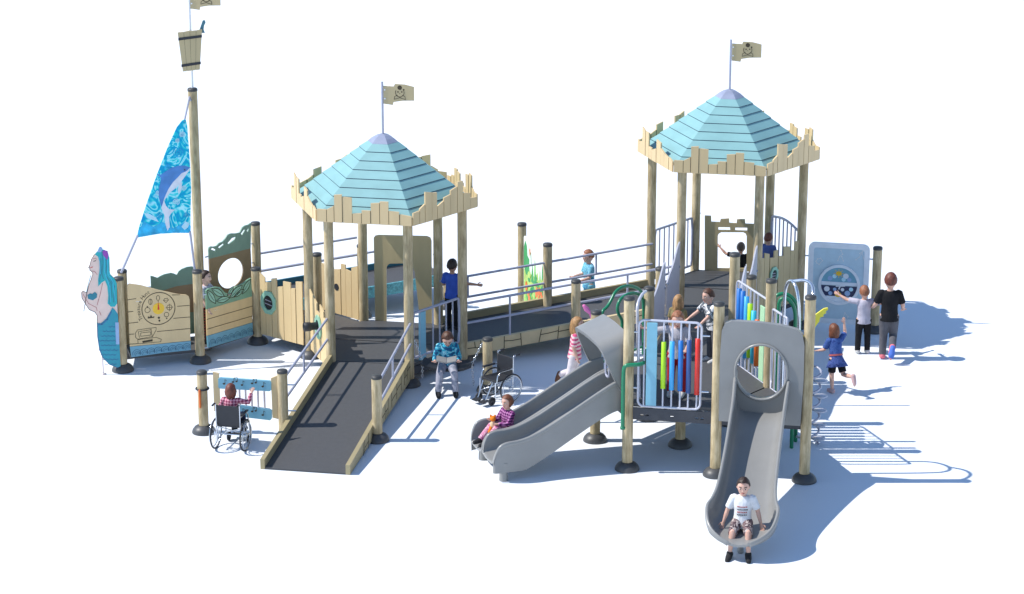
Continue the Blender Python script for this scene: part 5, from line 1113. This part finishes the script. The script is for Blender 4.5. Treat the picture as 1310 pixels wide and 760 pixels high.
# the boys at the sky board
person('taller boy in black t-shirt and grey trousers, one blue sole raised', gz(1135, 459), R(176), 1.22,
       arms={'L': ((.40, -.15, -1), (.10, -.9, -.5)), 'R': ((-.34, -.1, -1), (-.1, -.9, -.6))}, legs={'L': ((.0, -.05, -1), (.02, .02, -1)), 'R': ((-.02, -.12, -1), (.10, .92, -.42))},
       head=(0, -.04, 1), hair='auburn', shirt=black, pants=grey, shoe=pinkshoe, sole=bluesole, feet={'R': (.15, .25, -1)}, group='children playing on the playground')
person('boy in pale grey t-shirt and black trousers reaching to the round window', gz(1103, 452), R(186), .97,
       arms={'L': ((.90, -.55, .05), (.80, -.55, .42)), 'R': ((-1, .1, -.22), (-.85, -.5, -.02))}, legs={'L': ((.06, 0, -1), (.02, .0, -1)), 'R': ((-.05, 0, -1), (-.02, .02, -1))},
       head=(.05, -.02, 1), hair='ginger', shirt=K('pale grey shirt', 'plain', (.50, .48, .56)), pants=black, shoe=whiteshoe)
# running girl
person('small girl in blue dress running on one leg beside the tall corner post', gz(1068, 502), R(205), .93,
       arms={'L': ((.25, -.35, -1), (.15, -.9, -.35)), 'R': ((-.45, -.3, .25), (.05, -.15, 1))}, legs={'L': ((.0, -.10, -1), (.0, .14, -1)), 'R': ((-.06, .42, -.9), (-.10, 1, .12))},
       torso=(-.05, -.30, 1), head=(0, -.25, 1), hair='chestnut', longhair=.12, shirt=K('blue dress', 'print', (.03, .06, .22), (.07, .13, .36), (.04, .09, .28), 1.2), skirt=K('blue skirt', 'print', (.02, .035, .13), (.08, .12, .34), (.03, .06, .20), 1.8), pants=black, plen=.42, shoe=K('pinkish shoe', 'plain', (.60, .40, .40)), feet={'R': (-.05, .35, -1)})
# toddler beyond the middle ramp, boy in blue at its foot
person('small boy in light blue patterned clothes standing beyond the far handrail of the middle ramp', gz(753, 407), R(-70), 1.02,
       arms={'L': ((.12, -.3, -1), (0, -1, -.2)), 'R': ((-.12, -.3, -1), (.05, -1, -.15))}, head=(0, -.16, 1), look=(0, -1, -.3), hair='ginger', shirt=K('light blue print', 'print', (.05, .22, .42), (.25, .55, .66), (.08, .34, .50), 1.0), pants=K('light blue cloth', 'plain', (.20, .52, .64)), shoe=whiteshoe)
person('boy in royal blue t-shirt and black trousers at the foot of the middle ramp', gz(579, 421, .30), R(160), 1.0,
       arms={'L': ((.30, -.2, -1), (.2, -.8, -.3)), 'R': ((-.75, -.25, -.75), (-1, -.35, -.12))}, head=(0, -.05, 1), hair='dark', skin='tan', shirt=K('royal blue', 'plain', (.05, .11, .48)), pants=black, shoe=blackshoe)
# children on the slide deck and bridge
person('child with ginger hair and red trousers standing behind the coloured pipes, arm stretched out', gz(865, 506, ZF), R(-14), 1.08,
       arms={'L': ((.30, -.25, -1), (-.1, -1, -.2)), 'R': ((-1, -.1, -.16), (-1, -.2, .22))}, head=(.05, -.34, 1), look=(.1, -1, -.7), hair='ginger', shirt=K('pale shirt', 'plain', (.46, .44, .48)), pants=K('red cloth', 'plain', (.36, .02, .03)), shoe=whiteshoe)
person('child with long light brown hair on the bridge, half hidden behind the ginger haired child', gz(864, 462, ZF - .02), R(150), .86,
       torso=(0, -.2, 1), hair='blond', longhair=.20, shirt=K('olive shirt', 'plain', (.22, .18, .09)), pants=grey, shoe=brownshoe)
person('child with brown hair and white patterned shirt leaning on the deck behind the post', gz(911, 463, ZF - .02), R(-62), .98,
       arms={'L': ((.10, -.7, -.8), (0, -.8, -.55)), 'R': ((-.15, -.75, -.7), (-.1, -.85, -.5))}, torso=(0, -.22, 1), head=(0, -.22, 1), look=(0, -1, -.35), hair='brown', shirt=K('white camo', 'camo', (.72, .72, .74), (.10, .12, .14), (.70, .70, .72), .7), pants=grey, shoe=whiteshoe)
person('boy in black t-shirt with one arm raised, outside the open castle window', gz(946, 384, 0), R(172), .88,
       arms={'L': ((.8, -.1, .12), (.75, -.15, .75)), 'R': ((-.3, -.1, -1), (-.1, -.3, -1))}, head=(0, 0, 1), hair='grey', shirt=black, pants=grey, shoe=blackshoe)
person('child with auburn hair and blue shirt behind the tan plank fence of the right tower', gz(981, 373, ZR), R(150), .86,
       hair='auburn', shirt=K('dusty blue shirt', 'plain', (.10, .14, .36)), pants=navy, shoe=blackshoe)
person('child with dark hair and pale shirt standing between the mast and the ship post', V((P2.x + .05, P2.y + .32, .18)), R(75), 1.02,
       arms={'L': ((.45, -.5, -.8), (.1, -1, -.1)), 'R': ((-.3, -.2, -1), (-.1, -.5, -.8))}, torso=(0, -.05, 1), hair='dark', skin='pale', shirt=K('pale lilac shirt', 'plain', (.52, .52, .60)), pants=K('red plaid cloth', 'plaid', (.05, .01, .01), (.25, .05, .05), (.02, .02, .02), 1.2), shoe=blackshoe)

# ------------------------------------------------------------------ light, sky, camera
SUN_EL, SUN_AZ = 50.0, 0.0                       # sun stands on the left (-X); shadows fall towards +X
w = bpy.data.worlds.new('World'); SC.world = w; w.use_nodes = True; nt = w.node_tree
sk = nt.nodes.new('ShaderNodeTexSky'); sk.sky_type = 'NISHITA'; sk.sun_disc = False; sk.sun_elevation = R(SUN_EL); sk.sun_rotation = R(270); sk.air_density = 1.0; sk.dust_density = 0.0; sk.ozone_density = 2.6
bg = nt.nodes['Background']; bg.inputs['Strength'].default_value = .15; nt.links.new(sk.outputs[0], bg.inputs['Color'])
l = bpy.data.lights.new('sun', 'SUN'); l.energy = 4.4; l.angle = R(.5); l.color = (1, .955, .89)
lo = bpy.data.objects.new('sun', l); C.objects.link(lo); lo.rotation_euler = (0, R(-(90 - SUN_EL)), R(SUN_AZ))
cam = bpy.data.cameras.new('camera'); cam.sensor_width = 36; cam.lens = FPX / 1310 * 36; cam.clip_start = .5; cam.clip_end = 8000
co = bpy.data.objects.new('camera', cam); C.objects.link(co); co.location = CAM; co.rotation_euler = (math.pi / 2 - PITCH, 0, 0); SC.camera = co
SC.view_settings.view_transform = 'Standard'; SC.view_settings.look = 'None'; SC.view_settings.exposure = 0.25; SC.view_settings.gamma = 1; SC.view_settings.use_curve_mapping = False
SC.cycles.max_bounces = 8
